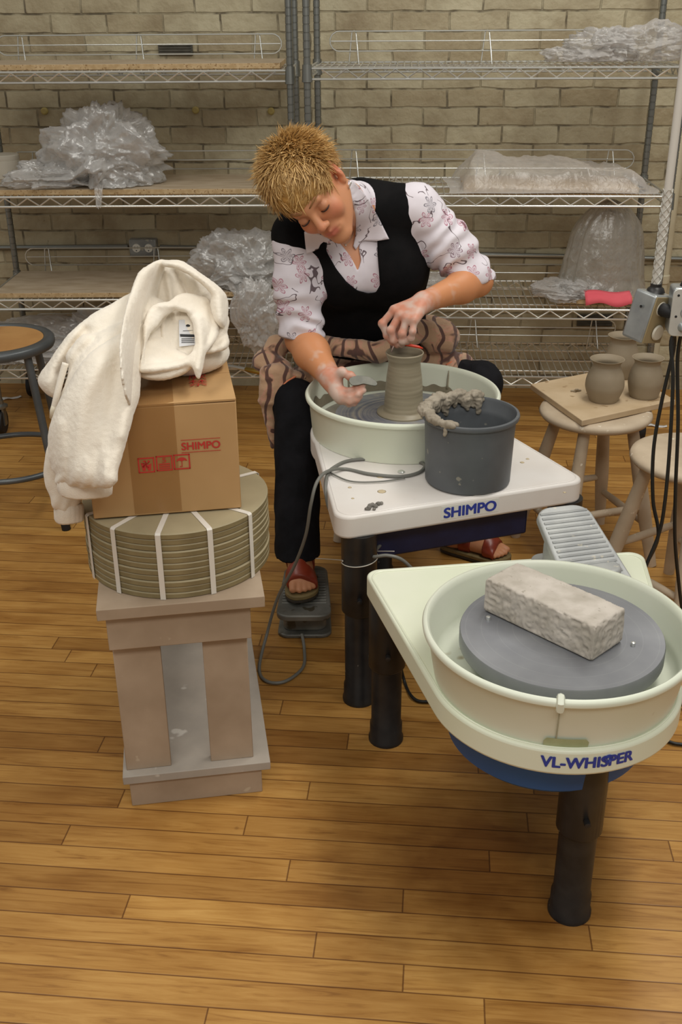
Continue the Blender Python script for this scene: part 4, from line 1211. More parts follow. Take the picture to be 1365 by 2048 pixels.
part('screw_hole', hl, M_rubber, t2)
qs = pb2+f2w*0.033+r2w*(-0.008)+Vector((0, 0, -0.03))
part('toggle_switch', MB().tube([qs, qs+f2w*0.006, qs+f2w*0.012+Vector((0, 0, -0.004))], [0.012, 0.0075, 0.005], 14), M_galv, t2)

# cords
def cord(pts, r, mat, label, cat='cord', name='electric_cable', n=8):
    m = MB().tube(smooth_path(pts, n), r, 8)
    o = part(name, m, mat, smooth=180); return tag(o, label, cat)
M_cord = simple('black_cord', srgb(26, 27, 26), rough=0.45)
q = pb+fw*0.031+Vector((0, 0, 0.026))
o = part('plug', plug, M_rubber, None, 60)
pl_end = q+fw*0.045+rtv*0.006+Vector((0, 0, -0.006))
cdm = MB().tube(smooth_path([pl_end, pl_end+Vector((0.03, -0.01, -0.02)), aty(1345, 675, 2.14), aty(1347, 760, 2.13), aty(1340, 900, 2.13), aty(1330, 1010, 2.13), aty(1318, 1070, 2.13), aty(1290, 1140, 2.12), aty(1270, 1210, 2.12), aty(1262, 1310, 2.12), Vector((0.62, 2.16, 0.006)), Vector((0.5, 2.2, 0.006)), Vector((0.42, 2.05, 0.006))], 8), 0.0042, 8)
t = thing('electric_cable', 'black power cord with plug in the hanging outlet box, looping in front', 'cord', (0.62, 2.16, 0))
o.parent = t; o.matrix_parent_inverse = world_of(t).inverted()
part('cable', cdm, M_cord, t, 180)
cord([pb2+Vector((-0.02, -0.0, -0.05)), aty(1348, 700, 2.17), aty(1325, 800, 2.17), aty(1308, 900, 2.17), aty(1307, 1000, 2.17), aty(1317, 1075, 2.16), aty(1284, 1150, 2.16), aty(1266, 1230, 2.16), Vector((0.59, 2.14, 0.2)), Vector((0.56, 2.22, 0.006)), Vector((0.4, 2.3, 0.006))], 0.0042, M_cord, 'black power cord hanging leftmost below the outlet boxes')
cord([pb2+Vector((-0.004, 0.0, -0.05)), aty(1356, 720, 2.18), aty(1357, 850, 2.18), aty(1352, 980, 2.18), aty(1351, 1080, 2.18), aty(1360, 1180, 2.18), aty(1372, 1290, 2.18), Vector((0.8, 2.14, 0.1)), Vector((0.82, 2.05, 0.006)), Vector((0.9, 1.9, 0.006))], 0.0042, M_cord, 'black power cord hanging nearest the right edge')
cord([Vector((0.2, 2.06, 0.3)), aty(795, 1265, 2.1), at(806, 1350, 0.02), at(826, 1395, 0.006), at(860, 1403, 0.006), at(930, 1390, 0.006), at(1000, 1330, 0.006), Vector((0.36, 1.80, 0.04)), Vector((0.37, 1.70, 0.2)), Vector((0.37, 1.68, 0.31))], 0.004, M_cord, 'black cord on the floor between the two wheels')
cord([at(1420, 1495, 0.006), at(1365, 1489, 0.006), at(1338, 1483, 0.006), at(1290, 1460, 0.006), at(1230, 1420, 0.006), Vector((0.47, 1.7, 0.03)), Vector((0.44, 1.66, 0.2)), Vector((0.43, 1.64, 0.31))], 0.004, M_cord, 'black cord on the floor right of the front wheel')
M_gcord = simple('grey_cord', srgb(116, 116, 110), rough=0.45)
cz = 0.5165
P = [at(604, 1268, 0.035), at(609, 1298, 0.012), at(606, 1335, 0.006), at(570, 1363, 0.006), at(533, 1362, 0.006), at(519, 1335, 0.006), at(535, 1265, 0.05)]
P += [aty(556, 1195, 2.33), aty(590, 1130, 2.28), aty(612, 1070, 2.24), aty(622, 1010, 2.22), aty(634, 965, 2.24), at(655, 943, 0.53), at(690, 938, cz), at(740, 948, cz), at(800, 953, cz), at(838, 945, cz), at(850, 930, cz), at(826, 922, cz)]
P += [at(760, 918, cz), at(700, 921, cz), at(668, 935, cz), at(655, 950, 0.52), aty(652, 980, 2.24), aty(660, 1020, 2.22), aty(690, 1060, 2.2), aty(740, 1085, 2.2), Vector((0.14, 2.2, 0.42))]
cord(P, 0.0042, M_gcord, 'grey pedal cord looping over the white table down to the floor pedal', n=10)
cord([at(655, 942, cz), at(700, 962, cz), at(760, 963, cz), at(810, 956, cz)], 0.002, M_gcord, 'thin grey wire lying under the pedal cord on the white table', 'wire', 'thin_wire')
lc = Vector((0.041, 2.118, 0.40)); sp_ = [lc+Vector((math.cos(a)*0.0425, math.sin(a)*0.0425, 0.005*math.cos(a)-0.012)) for a in np.linspace(PI, 2.2*PI, 14)]
cord([aty(632, 1117, 2.42)]+sp_+[lc+Vector((0.08, 0.0, 0.005))], 0.0012, simple('string', srgb(200, 196, 186), rough=0.8), 'thin pale string tied around the front left leg of the white wheel', 'string', 'string')
cord([Vector((0.1, 2.18, 0.40)), aty(745, 1112, 2.1), aty(775, 1111, 2.08), aty(805, 1120, 2.08), aty(840, 1150, 2.1), Vector((0.22, 2.15, 0.32))], 0.0042, M_gcord, 'short grey cord loop under the white wheel table behind its leg')
# ---------------------------------------------------------------- the seated potter
HB = 0.003
def vc_mat(name, rough, bump=0.0, bscale=200, sss=0.0, spec=0.4, bdist=0.001, extra=None):
    t = NT(name); a = t.node('ShaderNodeVertexColor'); a.layer_name = 'Col'
    t.link(a.outputs['Color'], t.b.inputs['Base Color']); t.b.inputs['Roughness'].default_value = rough
    t.b.inputs['Specular IOR Level'].default_value = spec
    if sss:
        t.b.inputs['Subsurface Weight'].default_value = sss; t.b.inputs['Subsurface Radius'].default_value = (0.012, 0.005, 0.003); t.b.inputs['Subsurface Scale'].default_value = 0.5
    if bump: t.bump(t.noise(t.coord(), bscale, 3), bump, bdist)
    return t.m

vr, vu, vn = Vector((1, 0, 0)), Vector((0, SP, CP)), Vector((0, -CP, SP))
def cam_dir(a, b, c): return (vr*a+vu*b+vn*c).normalized()
HL = cam_dir(0.74, 0.383, 0.55)
HU = cam_dir(-0.67, 0.40, 0.62); HU = (HU-HL*HU.dot(HL)).normalized()
HF = HL.cross(HU)*1.0
if HF.dot(cam_dir(0.017, -0.83, 0.55)) < 0: HF = -HF
HC = aty(624, 380, 2.65)
def H(x, y, z): return HC+HL*x+HF*y+HU*z
HR = [tuple(HL), tuple(HF), tuple(HU)]

S_R, S_L = aty(590, 478, 2.80), aty(838, 418, 2.845)
E_R, W_R = aty(604, 678, 2.76), aty(662, 757, 2.585)
E_L, W_L = aty(955, 562, 2.83), aty(848, 604, 2.665)
CH, WA, PE = aty(735, 522, 2.89), aty(744, 650, 2.985), Vector((0.11, 3.06, 0.50))
NB = aty(722, 418, 2.845)
HIP_R, HIP_L = Vector((0.025, 3.04, 0.49)), Vector((0.195, 3.04, 0.49))
KN_R, KN_L = aty(594, 800, 2.765), aty(958, 768, 2.88)
AN_R, AN_L = aty(596, 1100, 2.545), Vector((0.375, 2.885, 0.10))
X = Vector((1, 0, 0))

body = SDF((-0.24, 2.34, 0.0), (0.60, 3.24, 1.32), HB)
def torso(s, off, k=0.05):
    for sx in (-1, 1):
        s.add(rc(PE+X*0.06*sx, WA+X*0.05*sx, 0.105+off, 0.083+off), k)
        s.add(rc(WA+X*0.05*sx, CH+X*0.062*sx, 0.083+off, 0.088+off), k)
        s.add(rc(CH+X*0.062*sx, (S_R if sx < 0 else S_L).lerp(NB, 0.35)+Vector((0, 0.01, -0.02)), 0.088+off, 0.05+off), k)
    s.add(rc(CH, NB+Vector((0, 0.03, -0.02)), 0.095+off, 0.06+off), k)
    s.add(rc(S_R, NB+Vector((0, 0.025, -0.005)), 0.043+off, 0.048+off), k)
    s.add(rc(S_L, NB+Vector((0, 0.025, -0.005)), 0.045+off, 0.05+off), k)
    for u in (683, 788):
        s.add(el(aty(u, 548, 2.815), (0.062+off, 0.055+off, 0.068+off)), k)
torso(body, 0)
NT_ = H(0, -0.035, -0.045)
body.add(rc(NB+Vector((0, 0.01, 0)), NT_, 0.052, 0.052), 0.03)
body.add(rc(NB+Vector((0, -0.01, 0)), H(0, 0.0, -0.075), 0.044, 0.042), 0.03)
# head
hd = lambda p, k=0.012, op='u': body.add(p, k, op)
hd(el(H(0, -0.012, 0.035), (0.074, 0.094, 0.086), HR), 0.02)
hd(el(H(0, 0.03, -0.03), (0.058, 0.054, 0.082), HR), 0.03)
for sx in (-1, 1):
    hd(rc(H(0.05*sx, -0.002, -0.052), H(0.014*sx, 0.066, -0.104), 0.021, 0.017), 0.025)
    hd(el(H(0.037*sx, 0.062, -0.036), (0.024, 0.022, 0.026), HR), 0.018)
    hd(rc(H(0.034*sx, 0.078, 0.019), H(0.008*sx, 0.084, 0.015), 0.010, 0.010), 0.014)
hd(el(H(0, 0.076, -0.107), (0.018, 0.015, 0.015), HR), 0.016)
hd(rc(H(0, 0.084, 0.006), H(0, 0.106, -0.034), 0.0085, 0.0115), 0.012)
for sx in (-1, 1): hd(el(H(0.0115*sx, 0.098, -0.039), (0.0085, 0.0095, 0.0075), HR), 0.006)
hd(el(H(0, 0.078, -0.072), (0.03, 0.018, 0.02), HR), 0.014)
for sx in (-1, 1):
    hd(rc(H(0, 0.0935, -0.0635), H(0.024*sx, 0.083, -0.070), 0.0046, 0.002), 0.005)
    hd(rc(H(0, 0.0915, -0.0755), H(0.021*sx, 0.083, -0.0725), 0.0052, 0.0025), 0.005)
    body.add(rc(H(0, 0.0985, -0.0695), H(0.026*sx, 0.0880, -0.0710), 0.0021, 0.0018), 0.004, 'sub')
    body.add(el(H(0.032*sx, 0.096, -0.004), (0.0165, 0.014, 0.0105), HR), 0.010, 'sub')
    hd(el(H(0.032*sx, 0.0755, -0.005), (0.0155, 0.0145, 0.0130), HR), 0.003)
    body.add(el(H(0.006*sx, 0.104, -0.0455), (0.0035, 0.004, 0.0035), HR), 0.003, 'sub')
    # ear
    ex_ = Vector(HL)*sx
    axo = (HF*(-0.45)+ex_*0.85).normalized(); fo = (HF+axo*(-HF.dot(axo))).normalized()
    eR = [tuple(axo), tuple(fo), tuple(HU)]
    hd(el(H(0.077*sx, -0.012, -0.002), (0.009, 0.019, 0.032), eR), 0.006)
    hd(el(H(0.074*sx, -0.004, -0.03), (0.008, 0.010, 0.013), eR), 0.006)
    body.add(el(H(0.085*sx, -0.008, 0.004), (0.007, 0.010, 0.019), eR), 0.004, 'sub')
# arms
body.add(rc(S_R, E_R, 0.044, 0.041), 0.03); body.add(rc(S_L, E_L, 0.045, 0.040), 0.03)
body.add(rc(E_R, E_R.lerp(W_R, 0.35), 0.043, 0.046), 0.02); body.add(rc(E_R.lerp(W_R, 0.35), W_R, 0.046, 0.0285), 0.02)
body.add(rc(E_L, E_L.lerp(W_L, 0.3), 0.039, 0.041), 0.02); body.add(rc(E_L.lerp(W_L, 0.3), W_L, 0.041, 0.026), 0.02)
def finger(pts, r0, r1, k=0.004):
    for i in range(len(pts)-1):
        ra = r0+(r1-r0)*i/(len(pts)-1); rb_ = r0+(r1-r0)*(i+1)/(len(pts)-1)
        body.add(rc(pts[i], pts[i+1], ra, rb_), k)
    for p in pts[1:-1]: body.add(el(p, (r0*1.06,)*3), 0.003)
# left hand: knuckles up, finger tips pinched together over the pot
LH = {'index': [(789, 620, 2.640), (765, 647, 2.632), (775, 671, 2.628), (787, 687, 2.625)],
      'middle': [(800, 630, 2.618), (782, 661, 2.606), (788, 680, 2.607), (795, 691, 2.612)],
      'ring': [(814, 637, 2.600), (805, 667, 2.588), (806, 682, 2.592), (804, 690, 2.602)],
      'little': [(829, 640, 2.590), (826, 663, 2.578), (823, 676, 2.584), (816, 685, 2.596)]}
for nm, q in LH.items():
    P = [aty(*p) for p in q]
    body.add(rc(W_L, P[0], 0.0215, 0.0135), 0.012)
    finger(P, 0.0108 if nm != 'little' else 0.0092, 0.0082 if nm != 'little' else 0.0072)
P = [aty(838, 600, 2.685), aty(806, 630, 2.69), aty(793, 660, 2.672), aty(790, 684, 2.645)]
body.add(rc(W_L, P[1], 0.02, 0.014), 0.012); finger(P, 0.0125, 0.0085)
# right hand: palm up, fingers curled, thumb pressing the rib from above
RH = {'index': [(674, 777, 2.558), (699, 783, 2.542), (714, 776, 2.540), (727, 769, 2.543)],
      'middle': [(673, 786, 2.548), (701, 795, 2.532), (716, 789, 2.530), (728, 781, 2.536)],
      'ring': [(677, 794, 2.545), (700, 803, 2.530), (713, 799, 2.530), (721, 793, 2.536)],
      'little': [(683, 800, 2.548), (699, 808, 2.536), (709, 806, 2.536), (714, 801, 2.540)]}
for nm, q in RH.items():
    P = [aty(*p) for p in q]
    body.add(rc(W_R, P[0], 0.023, 0.0125), 0.012)
    finger(P, 0.0098 if nm != 'little' else 0.0085, 0.0078 if nm != 'little' else 0.0068)
P = [aty(668, 752, 2.575), aty(684, 744, 2.568), aty(701, 752, 2.556), aty(716, 761, 2.548)]
body.add(rc(W_R, P[1], 0.02, 0.014), 0.01); finger(P, 0.0125, 0.0082)
# legs and feet
for hp, kn, an in ((HIP_R, KN_R, AN_R), (HIP_L, KN_L, AN_L)):
    body.add(rc(hp, kn, 0.078, 0.05), 0.03); body.add(rc(kn, kn.lerp(an, 0.35), 0.048, 0.048), 0.02); body.add(rc(kn.lerp(an, 0.35), an, 0.048, 0.031), 0.02)
def foot(an, heel, ball, side, zs):
    d = (ball-heel); d.z = 0; d.normalize(); n = Vector((d.y, -d.x, 0))*side   # n points to the big toe
    body.add(rc(an, heel, 0.033, 0.027), 0.015)
    body.add(rc(an+d*0.02, ball+n*0.008, 0.031, 0.024), 0.02)
    body.add(rc(heel, ball-n*0.012, 0.027, 0.021), 0.02); body.add(rc(heel, ball+n*0.014, 0.027, 0.022), 0.02)
    for i, (o, l, r) in enumerate(((0.026, 0.044, 0.0115), (0.008, 0.046, 0.009), (-0.007, 0.041, 0.0085), (-0.020, 0.034, 0.008), (-0.031, 0.026, 0.0075))):
        b = ball+n*o*0.85; b.z = ball.z-0.006; tip = ball+n*o*0.95+d*l; tip.z = zs+r+0.001
        mid_ = b.lerp(tip, 0.6)+Vector((0, 0, 0.004))
        body.add(rc(b, mid_, r*1.15, r), 0.008); body.add(rc(mid_, tip, r, r*0.92), 0.004)
SOLE_R = 0.122
HE_R, BA_R = Vector((-0.112, 2.60, SOLE_R+0.026)), Vector((-0.106, 2.465, SOLE_R+0.02))
HE_L, BA_L = Vector((0.345, 2.885, 0.05)), Vector((0.452, 2.825, 0.044))
foot(AN_R, HE_R, BA_R, 1, SOLE_R); foot(AN_L, HE_L, BA_L, -1, 0.024)

sk = np.array(srgb(206, 146, 108)); skt = np.array(srgb(204, 138, 92)); clayc = np.array(srgb(206, 186, 174)); pink = np.array(srgb(206, 140, 120))
def dist(V, p): return np.linalg.norm(V-V3(p), axis=1)
def lerpc(c, t, w): return c+(t-c)*np.clip(w, 0, 1)[:, None]
def body_col(V, N):
    c = np.tile(sk, (len(V), 1)); nz_ = fbm(V, 30, 3, 2); c = c*(1+0.06*nz_)[:, None]
    for e, w_ in ((E_R, W_R), (E_L, W_L)):
        a = V3(e); b = V3(w_); t = ((V-a)@(b-a))/((b-a)@(b-a))
        near = np.minimum(dist(V, e), dist(V, w_)) < 0.22
        dline = np.linalg.norm(V-(a+np.clip(t, 0, 1)[:, None]*(b-a)), axis=1)
        c = lerpc(c, skt, ((dline < 0.09)*1.0)*0.8)
        hand = np.clip((t-0.86+0.12*nz_)/0.16, 0, 1)*(dist(V, w_) < 0.16)
        c = lerpc(c, pink, hand*0.75)
        dust = np.clip((fbm(V, 45, 3, 6)+0.30)*1.5, 0, 1)
        c = lerpc(c, clayc, hand*dust*0.8)
        smear = np.clip((fbm(V, 60, 2, 9)-0.2)*2.5, 0, 1)*np.clip((t-0.45)/0.3, 0, 1)*(dline < 0.07)*(t < 1)
        c = lerpc(c, clayc, smear*0.6)
    for sx in (-1, 1):
        c = lerpc(c, np.array(srgb(206, 92, 78)), np.exp(-(dist(V, H(0.043*sx, 0.072, -0.034))/0.022)**2)*0.42)
        c = lerpc(c, np.array(srgb(150, 92, 70)), np.exp(-(dist(V, H(0.031*sx, 0.088, 0.004))/0.012)**2)*0.45)
        c = lerpc(c, np.array(srgb(196, 96, 76)), np.exp(-(dist(V, H(0.08*sx, -0.012, 0.0))/0.03)**2)*0.5)
    for q in (H(0, 0.098, -0.066), H(0.012, 0.092, -0.068), H(-0.012, 0.092, -0.068), H(0, 0.096, -0.076), H(0.011, 0.091, -0.075), H(-0.011, 0.091, -0.075)):
        c = lerpc(c, np.array(srgb(186, 88, 80)), np.exp(-(dist(V, q)/0.0085)**2)*0.6)
    c = lerpc(c, np.array(srgb(204, 116, 92)), np.exp(-(dist(V, H(0, 0.11, -0.035))/0.016)**2)*0.5)
    return c
M_skin = vc_mat('skin', 0.48, 0.08, 260, 0.12)
person = sdf_obj('person', body, M_skin, None, None, 2, body_col)
tag(person, 'seated woman with short blonde hair, black vest and floral shirt shaping a pot', 'person')

# lashes and brows
M_lash = simple('dark_lash', srgb(52, 34, 26), rough=0.6); M_brow = simple('brow_hair', srgb(140, 98, 56), rough=0.8)
for sx in (-1, 1):
    pts = [H(0.032*sx+0.0145*math.cos(q)*1.0, 0.0755+0.0152*math.sin(q)*1.0, -0.0105-0.0022*math.sin(q)) for q in np.linspace(0.35, PI-0.35, 9)]
    part('eyelash', MB().tube(pts, [0.0007, 0.0013, 0.0016, 0.0017, 0.0017, 0.0017, 0.0016, 0.0013, 0.0007], 6), M_lash, person, 180)
    pts = [H((0.012+0.036*q)*sx, 0.0965-0.020*q*q, 0.0215+0.007*math.sin(q*2.2)) for q in np.linspace(0, 1, 7)]
    part('eyebrow', MB().tube(pts, [0.0012, 0.0022, 0.0024, 0.0022, 0.0018, 0.0013, 0.0006], 6), M_brow, person, 180)
er = H(0.079, -0.002, -0.044)
part('earring', MB().tube([er+HL*0.004, er-HU*0.006+HL*0.006-Vector((0, 0, 0.002)), er-Vector((0, 0, 0.012))+HL*0.005, er-Vector((0, 0, 0.019))+HL*0.004], [0.0016, 0.0022, 0.0026, 0.0008], 8), simple('silver', srgb(226, 226, 222), None, rough=0.2, metal=0.8), person, 180)

# hair: a cap close to the skull and many tapering locks radiating from the crown
def hairline(y): return np.where(y < -0.01, -0.085+(y+0.11)*0.55, np.where(y < 0.03, -0.012+(y+0.01)*0.35, 0.002+(y-0.03)*0.22))
hs = SDF(HC-Vector((0.19, 0.19, 0.19)), HC+Vector((0.19, 0.19, 0.19)), 0.003)
hs.add(el(H(0, -0.014, 0.044), (0.084, 0.106, 0.094), HR))
def keep_hair(Xg, Yg, Zg):
    px, py, pz = Xg-HC.x, Yg-HC.y, Zg-HC.z
    y = px*HF.x+py*HF.y+pz*HF.z; z = px*HU.x+py*HU.y+pz*HU.z
    x = px*HL.x+py*HL.y+pz*HL.z
    ear = np.clip(1-np.abs(y+0.012)/0.034, 0, 1)*(np.abs(x) > 0.055)*0.06
    return (hairline(y)+ear-z)*0.7
hs.cut(keep_hair)
HAIR_D, HAIR_M, HAIR_L = np.array(srgb(118, 82, 38)), np.array(srgb(198, 154, 88)), np.array(srgb(240, 206, 146))
M_hair = vc_mat('blonde_hair', 0.42, 0.3, 300, 0, 0.5, 0.002)
WH = np.array([0.004, -0.062, 0.128])
def tolocal(V):
    d = V-V3(HC); return np.stack([d@V3(HL), d@V3(HF), d@V3(HU)], 1)
def cap_col(V, N):
    q = tolocal(V); w = np.clip(np.linalg.norm(q-WH, axis=1)/0.11, 0, 1)
    c = HAIR_D+(HAIR_M-HAIR_D)*(0.15+0.6*w)[:, None]
    return c*(1+0.25*fbm(V, 120, 2, 4))[:, None]
hair = sdf_obj('hair', hs, M_hair, person, lambda V, N: fbm(V, 70, 2, 3)*0.004, 2, cap_col)
hair['kind'] = 'part'
del hair['kind']
lv, lf, lc_ = [], [], []
NH = 6000
rgh = np.random.default_rng(11)
c0h = np.array([0, -0.014, 0.044]); rh = np.array([0.082, 0.104, 0.092])
i = 0; cnt = 0
while cnt < NH and i < 40000:
    i += 1
    k = (i*0.6180339887) % 1.0; zc = 1-2*((i*0.7548776662) % 1.0); ph = 2*PI*k
    n = np.array([math.sqrt(max(0, 1-zc*zc))*math.cos(ph), math.sqrt(max(0, 1-zc*zc))*math.sin(ph), zc])
    p = c0h+rh*n
    if p[2] < hairline(np.array([p[1]]))[0]+0.004: continue
    if abs(p[0]) > 0.055 and abs(p[1]+0.012) < 0.034 and p[2] < 0.042: continue
    nn2 = n/rh; nn2 = nn2/np.linalg.norm(nn2)
    away = p-WH; away = away-nn2*(away@nn2); dw = np.linalg.norm(p-WH)
    if np.linalg.norm(away) < 1e-5: continue
    away /= np.linalg.norm(away)
    swirl = np.cross(nn2, away)
    front = np.clip((p[1]-0.0)/0.08, 0, 1)
    side = np.clip(abs(p[0])/0.08, 0, 1)*np.clip((0.05-p[2])/0.08, 0, 1)
    lift = 0.85*(1-front*0.75)*(1-side*0.8)+0.1
    if p[2] < 0.0: lift *= 0.35
    dirv = away*(0.65+0.5*front)+nn2*lift+swirl*(0.35+rgh.normal()*0.3)+rgh.normal(size=3)*0.22
    dirv /= np.linalg.norm(dirv)
    L_ = (0.040+0.020*rgh.random())*(1.0-0.3*side)*(0.72+0.25*min(1, dw/0.08))
    bend = -nn2*(0.25+0.55*front)+rgh.normal(size=3)*0.12
    pts = [p-nn2*0.006+dirv*L_*s_+bend*L_*s_*s_*0.8 for s_ in (0, 0.35, 0.7, 1.0)]
    rad_ = np.array([0.0017, 0.0016, 0.0011, 0.0002])*(0.55+0.75*rgh.random())
    tone = np.clip(0.5+0.3*rgh.normal(), 0, 1.0); cw = np.clip((dw-0.015)/0.075, 0, 1)
    base = len(lv)
    ax_ = np.cross(dirv, nn2); ax_ /= (np.linalg.norm(ax_)+1e-9); ay_ = np.cross(ax_, dirv)
    for j, q in enumerate(pts):
        for a_ in (0, 2*PI/3, 4*PI/3):
            o = q+(ax_*math.cos(a_)*1.5+ay_*math.sin(a_)*0.7)*rad_[j]
            lv.append(V3(HC)+V3(HL)*o[0]+V3(HF)*o[1]+V3(HU)*o[2])
            s_ = j/3
            cc = HAIR_D+(HAIR_M-HAIR_D)*np.clip(0.25+0.75*cw+0.5*s_, 0, 1)
            cc = cc+(HAIR_L-cc)*np.clip((s_*0.75+0.25*cw)*tone*(0.35+0.65*cw), 0, 1)
            lc_.append(cc*(0.82+0.3*tone))
    for j in range(3):
        for a_ in range(3):
            b_ = (a_+1) % 3; lf.append((base+j*3+a_, base+j*3+b_, base+(j+1)*3+b_, base+(j+1)*3+a_))
    cnt += 1
me = np_mesh('hair_locks', np.array(lv), np.array(lf)); set_col(me, np.array(lc_))
hl_ = link_mesh('hair_locks', me, M_hair, hair, 180); hl_['kind'] = 'stuff'

# ---- shirt
def pxpoly(poly, ymax=2.87, grow=0.0):
    lo = np.array([min(aty(u, v, 2.7).x for u, v in poly), 2.55, min(aty(u, v, 2.7).z for u, v in poly)])-0.03
    hi = np.array([max(aty(u, v, 2.9).x for u, v in poly), ymax, max(aty(u, v, 2.7).z for u, v in poly)])+0.03
    def fn(Xg, Yg, Zg):
        U, W, c = projv(Xg, Yg, Zg)
        return np.maximum(poly_sd(U, W, poly)*c/F_PX-grow, Yg-ymax)
    return fn, lo, hi
def half(p, d):                              # clip: keep side where (x-p).d < 0
    d = Vector(d).normalized()
    return lambda Xg, Yg, Zg: (Xg-p[0])*d.x+(Yg-p[1])*d.y+(Zg-p[2])*d.z
shirt = SDF((-0.24, 2.58, 0.50), (0.50, 3.2, 1.22), HB)
torso(shirt, 0.006)
shirt.add(rc(NB+Vector((0, 0.012, 0)), NB+(NT_-NB)*0.30, 0.06, 0.06), 0.02)
dR = (E_R-S_R).normalized(); dL = (E_L-S_L).normalized()
shirt.add(rc(S_R-dR*0.01, S_R.lerp(E_R, 0.5), 0.056, 0.063), 0.03)
shirt.add(rc(S_R.lerp(E_R, 0.5), E_R+dR*0.06, 0.063, 0.057), 0.02, clip=half(E_R+dR*0.012+Vector((0.0, 0, 0)), dR+Vector((-0.45, -0.2, 0))))
shirt.add(rc(E_R-dR*0.03, E_R+dR*0.012, 0.0605, 0.0585), 0.006, clip=half(E_R+dR*0.012, dR+Vector((-0.45, -0.2, 0))))
shirt.add(rc(S_L-dL*0.01, S_L.lerp(E_L, 0.5), 0.058, 0.066), 0.03)
shirt.add(rc(S_L.lerp(E_L, 0.5), E_L-dL*0.008, 0.066, 0.052), 0.02, clip=half(E_L+Vector((0,0,-0.004)), dL*0.35+Vector((0, -0.15, -0.9))))
shirt.add(pxpoly([(664, 452), (676, 482), (700, 512), (716, 541), (722, 520), (718, 495), (722, 478), (726, 440), (712, 400), (640, 400)]), 0.002, 'sub')
def sleeve_disp(V, N):
    d = fbm(V, 16, 3, 12)*0.0035
    for a, b, am in ((S_R, E_R, 0.0042), (S_L, E_L, 0.0062)):
        a = V3(a); b = V3(b); L2 = (b-a)@(b-a); t = ((V-a)@(b-a))/L2
        dl = np.linalg.norm(V-(a+np.clip(t, 0, 1.2)[:, None]*(b-a)), axis=1)
        w_ = np.exp(-((dl-0.06)/0.02)**2)*np.clip((t-0.02)*4, 0, 1)
        fr_ = 42 if am < 0.005 else 46
        ph = t*math.sqrt(L2)*fr_*2.6+fbm(V, 11, 2, 5)*6
        d = d+w_*am*np.sin(ph)*np.clip(0.35+0.8*t, 0, 1.2)
    return d
tsh = NT('floral_shirt'); co = tsh.coord()
sp_ = tsh.node('ShaderNodeSeparateXYZ'); tsh.link(co, sp_.inputs[0])
# print lies on the cloth as seen from the front: u = x + 0.6 y , v = z
uu = tsh.math('MULTIPLY_ADD', sp_.outputs[1], 0.45, sp_.outputs[0]); cbn = tsh.node('ShaderNodeCombineXYZ'); tsh.link(uu, cbn.inputs[0]); tsh.link(sp_.outputs[2], cbn.inputs[1])
dnz = tsh.node('ShaderNodeTexNoise'); tsh.link(cbn.outputs[0], dnz.inputs['Vector']); dnz.inputs['Scale'].default_value = 40
dv = tsh.node('ShaderNodeVectorMath', operation='MULTIPLY_ADD'); tsh.link(dnz.outputs['Color'], dv.inputs[0]); dv.inputs[1].default_value = (0.012, 0.012, 0); tsh.link(cbn.outputs[0], dv.inputs[2])
vor = tsh.node('ShaderNodeTexVoronoi', voronoi_dimensions='2D'); tsh.link(dv.outputs[0], vor.inputs['Vector']); vor.inputs['Scale'].default_value = 15; vor.inputs['Randomness'].default_value = 0.55
df = tsh.node('ShaderNodeVectorMath', operation='SUBTRACT'); tsh.link(dv.outputs[0], df.inputs[0]); tsh.link(vor.outputs['Position'], df.inputs[1])
s2 = tsh.node('ShaderNodeSeparateXYZ'); tsh.link(df.outputs[0], s2.inputs[0])
ang = tsh.math('ARCTAN2', s2.outputs[1], s2.outputs[0]); ln = tsh.node('ShaderNodeVectorMath', operation='LENGTH'); tsh.link(df.outputs[0], ln.inputs[0])
pet = tsh.math('ABSOLUTE', tsh.math('COSINE', tsh.math('MULTIPLY', ang, 3.0)))
rp = tsh.math('MULTIPLY_ADD', pet, 0.013, 0.006)
lined = tsh.math('ABSOLUTE', tsh.math('SUBTRACT', ln.outputs['Value'], rp))
line = tsh.math('LESS_THAN', lined, 0.0013)
spoke = tsh.math('MULTIPLY', tsh.math('GREATER_THAN', pet, 0.93), tsh.math('LESS_THAN', ln.outputs['Value'], 0.013))
fil = tsh.math('MULTIPLY', tsh.math('LESS_THAN', ln.outputs['Value'], rp), 0.22)
flw = tsh.math('MINIMUM', tsh.math('ADD', tsh.math('MAXIMUM', line, tsh.math('MULTIPLY', spoke, 0.6)), fil), 1.0)
pick = tsh.node('ShaderNodeSeparateColor'); tsh.link(vor.outputs['Color'], pick.inputs[0])
fcol = tsh.ramp(pick.outputs[0], [(0.0, srgb(166, 78, 104)), (0.55, srgb(176, 104, 128)), (0.68, srgb(84, 82, 98)), (1, srgb(104, 98, 108))])
vine = tsh.math('LESS_THAN', tsh.math('ABSOLUTE', tsh.math('SUBTRACT', tsh.noise(cbn.outputs[0], 13, 2, 0.5, 0.6), 0.5)), 0.008)
vmask = tsh.math('GREATER_THAN', tsh.noise(cbn.outputs[0], 21, 1), 0.47)
vine = tsh.math('MULTIPLY', vine, vmask)
basec = tsh.mix(vine, srgb(224, 218, 226), srgb(106, 92, 98))
colr = tsh.mix(tsh.math('MULTIPLY', flw, 0.85), basec, fcol)
tsh.link(colr, tsh.b.inputs['Base Color']); tsh.b.inputs['Roughness'].default_value = 0.7
sh_o = sdf_obj('shirt', shirt, tsh.m, person, sleeve_disp)

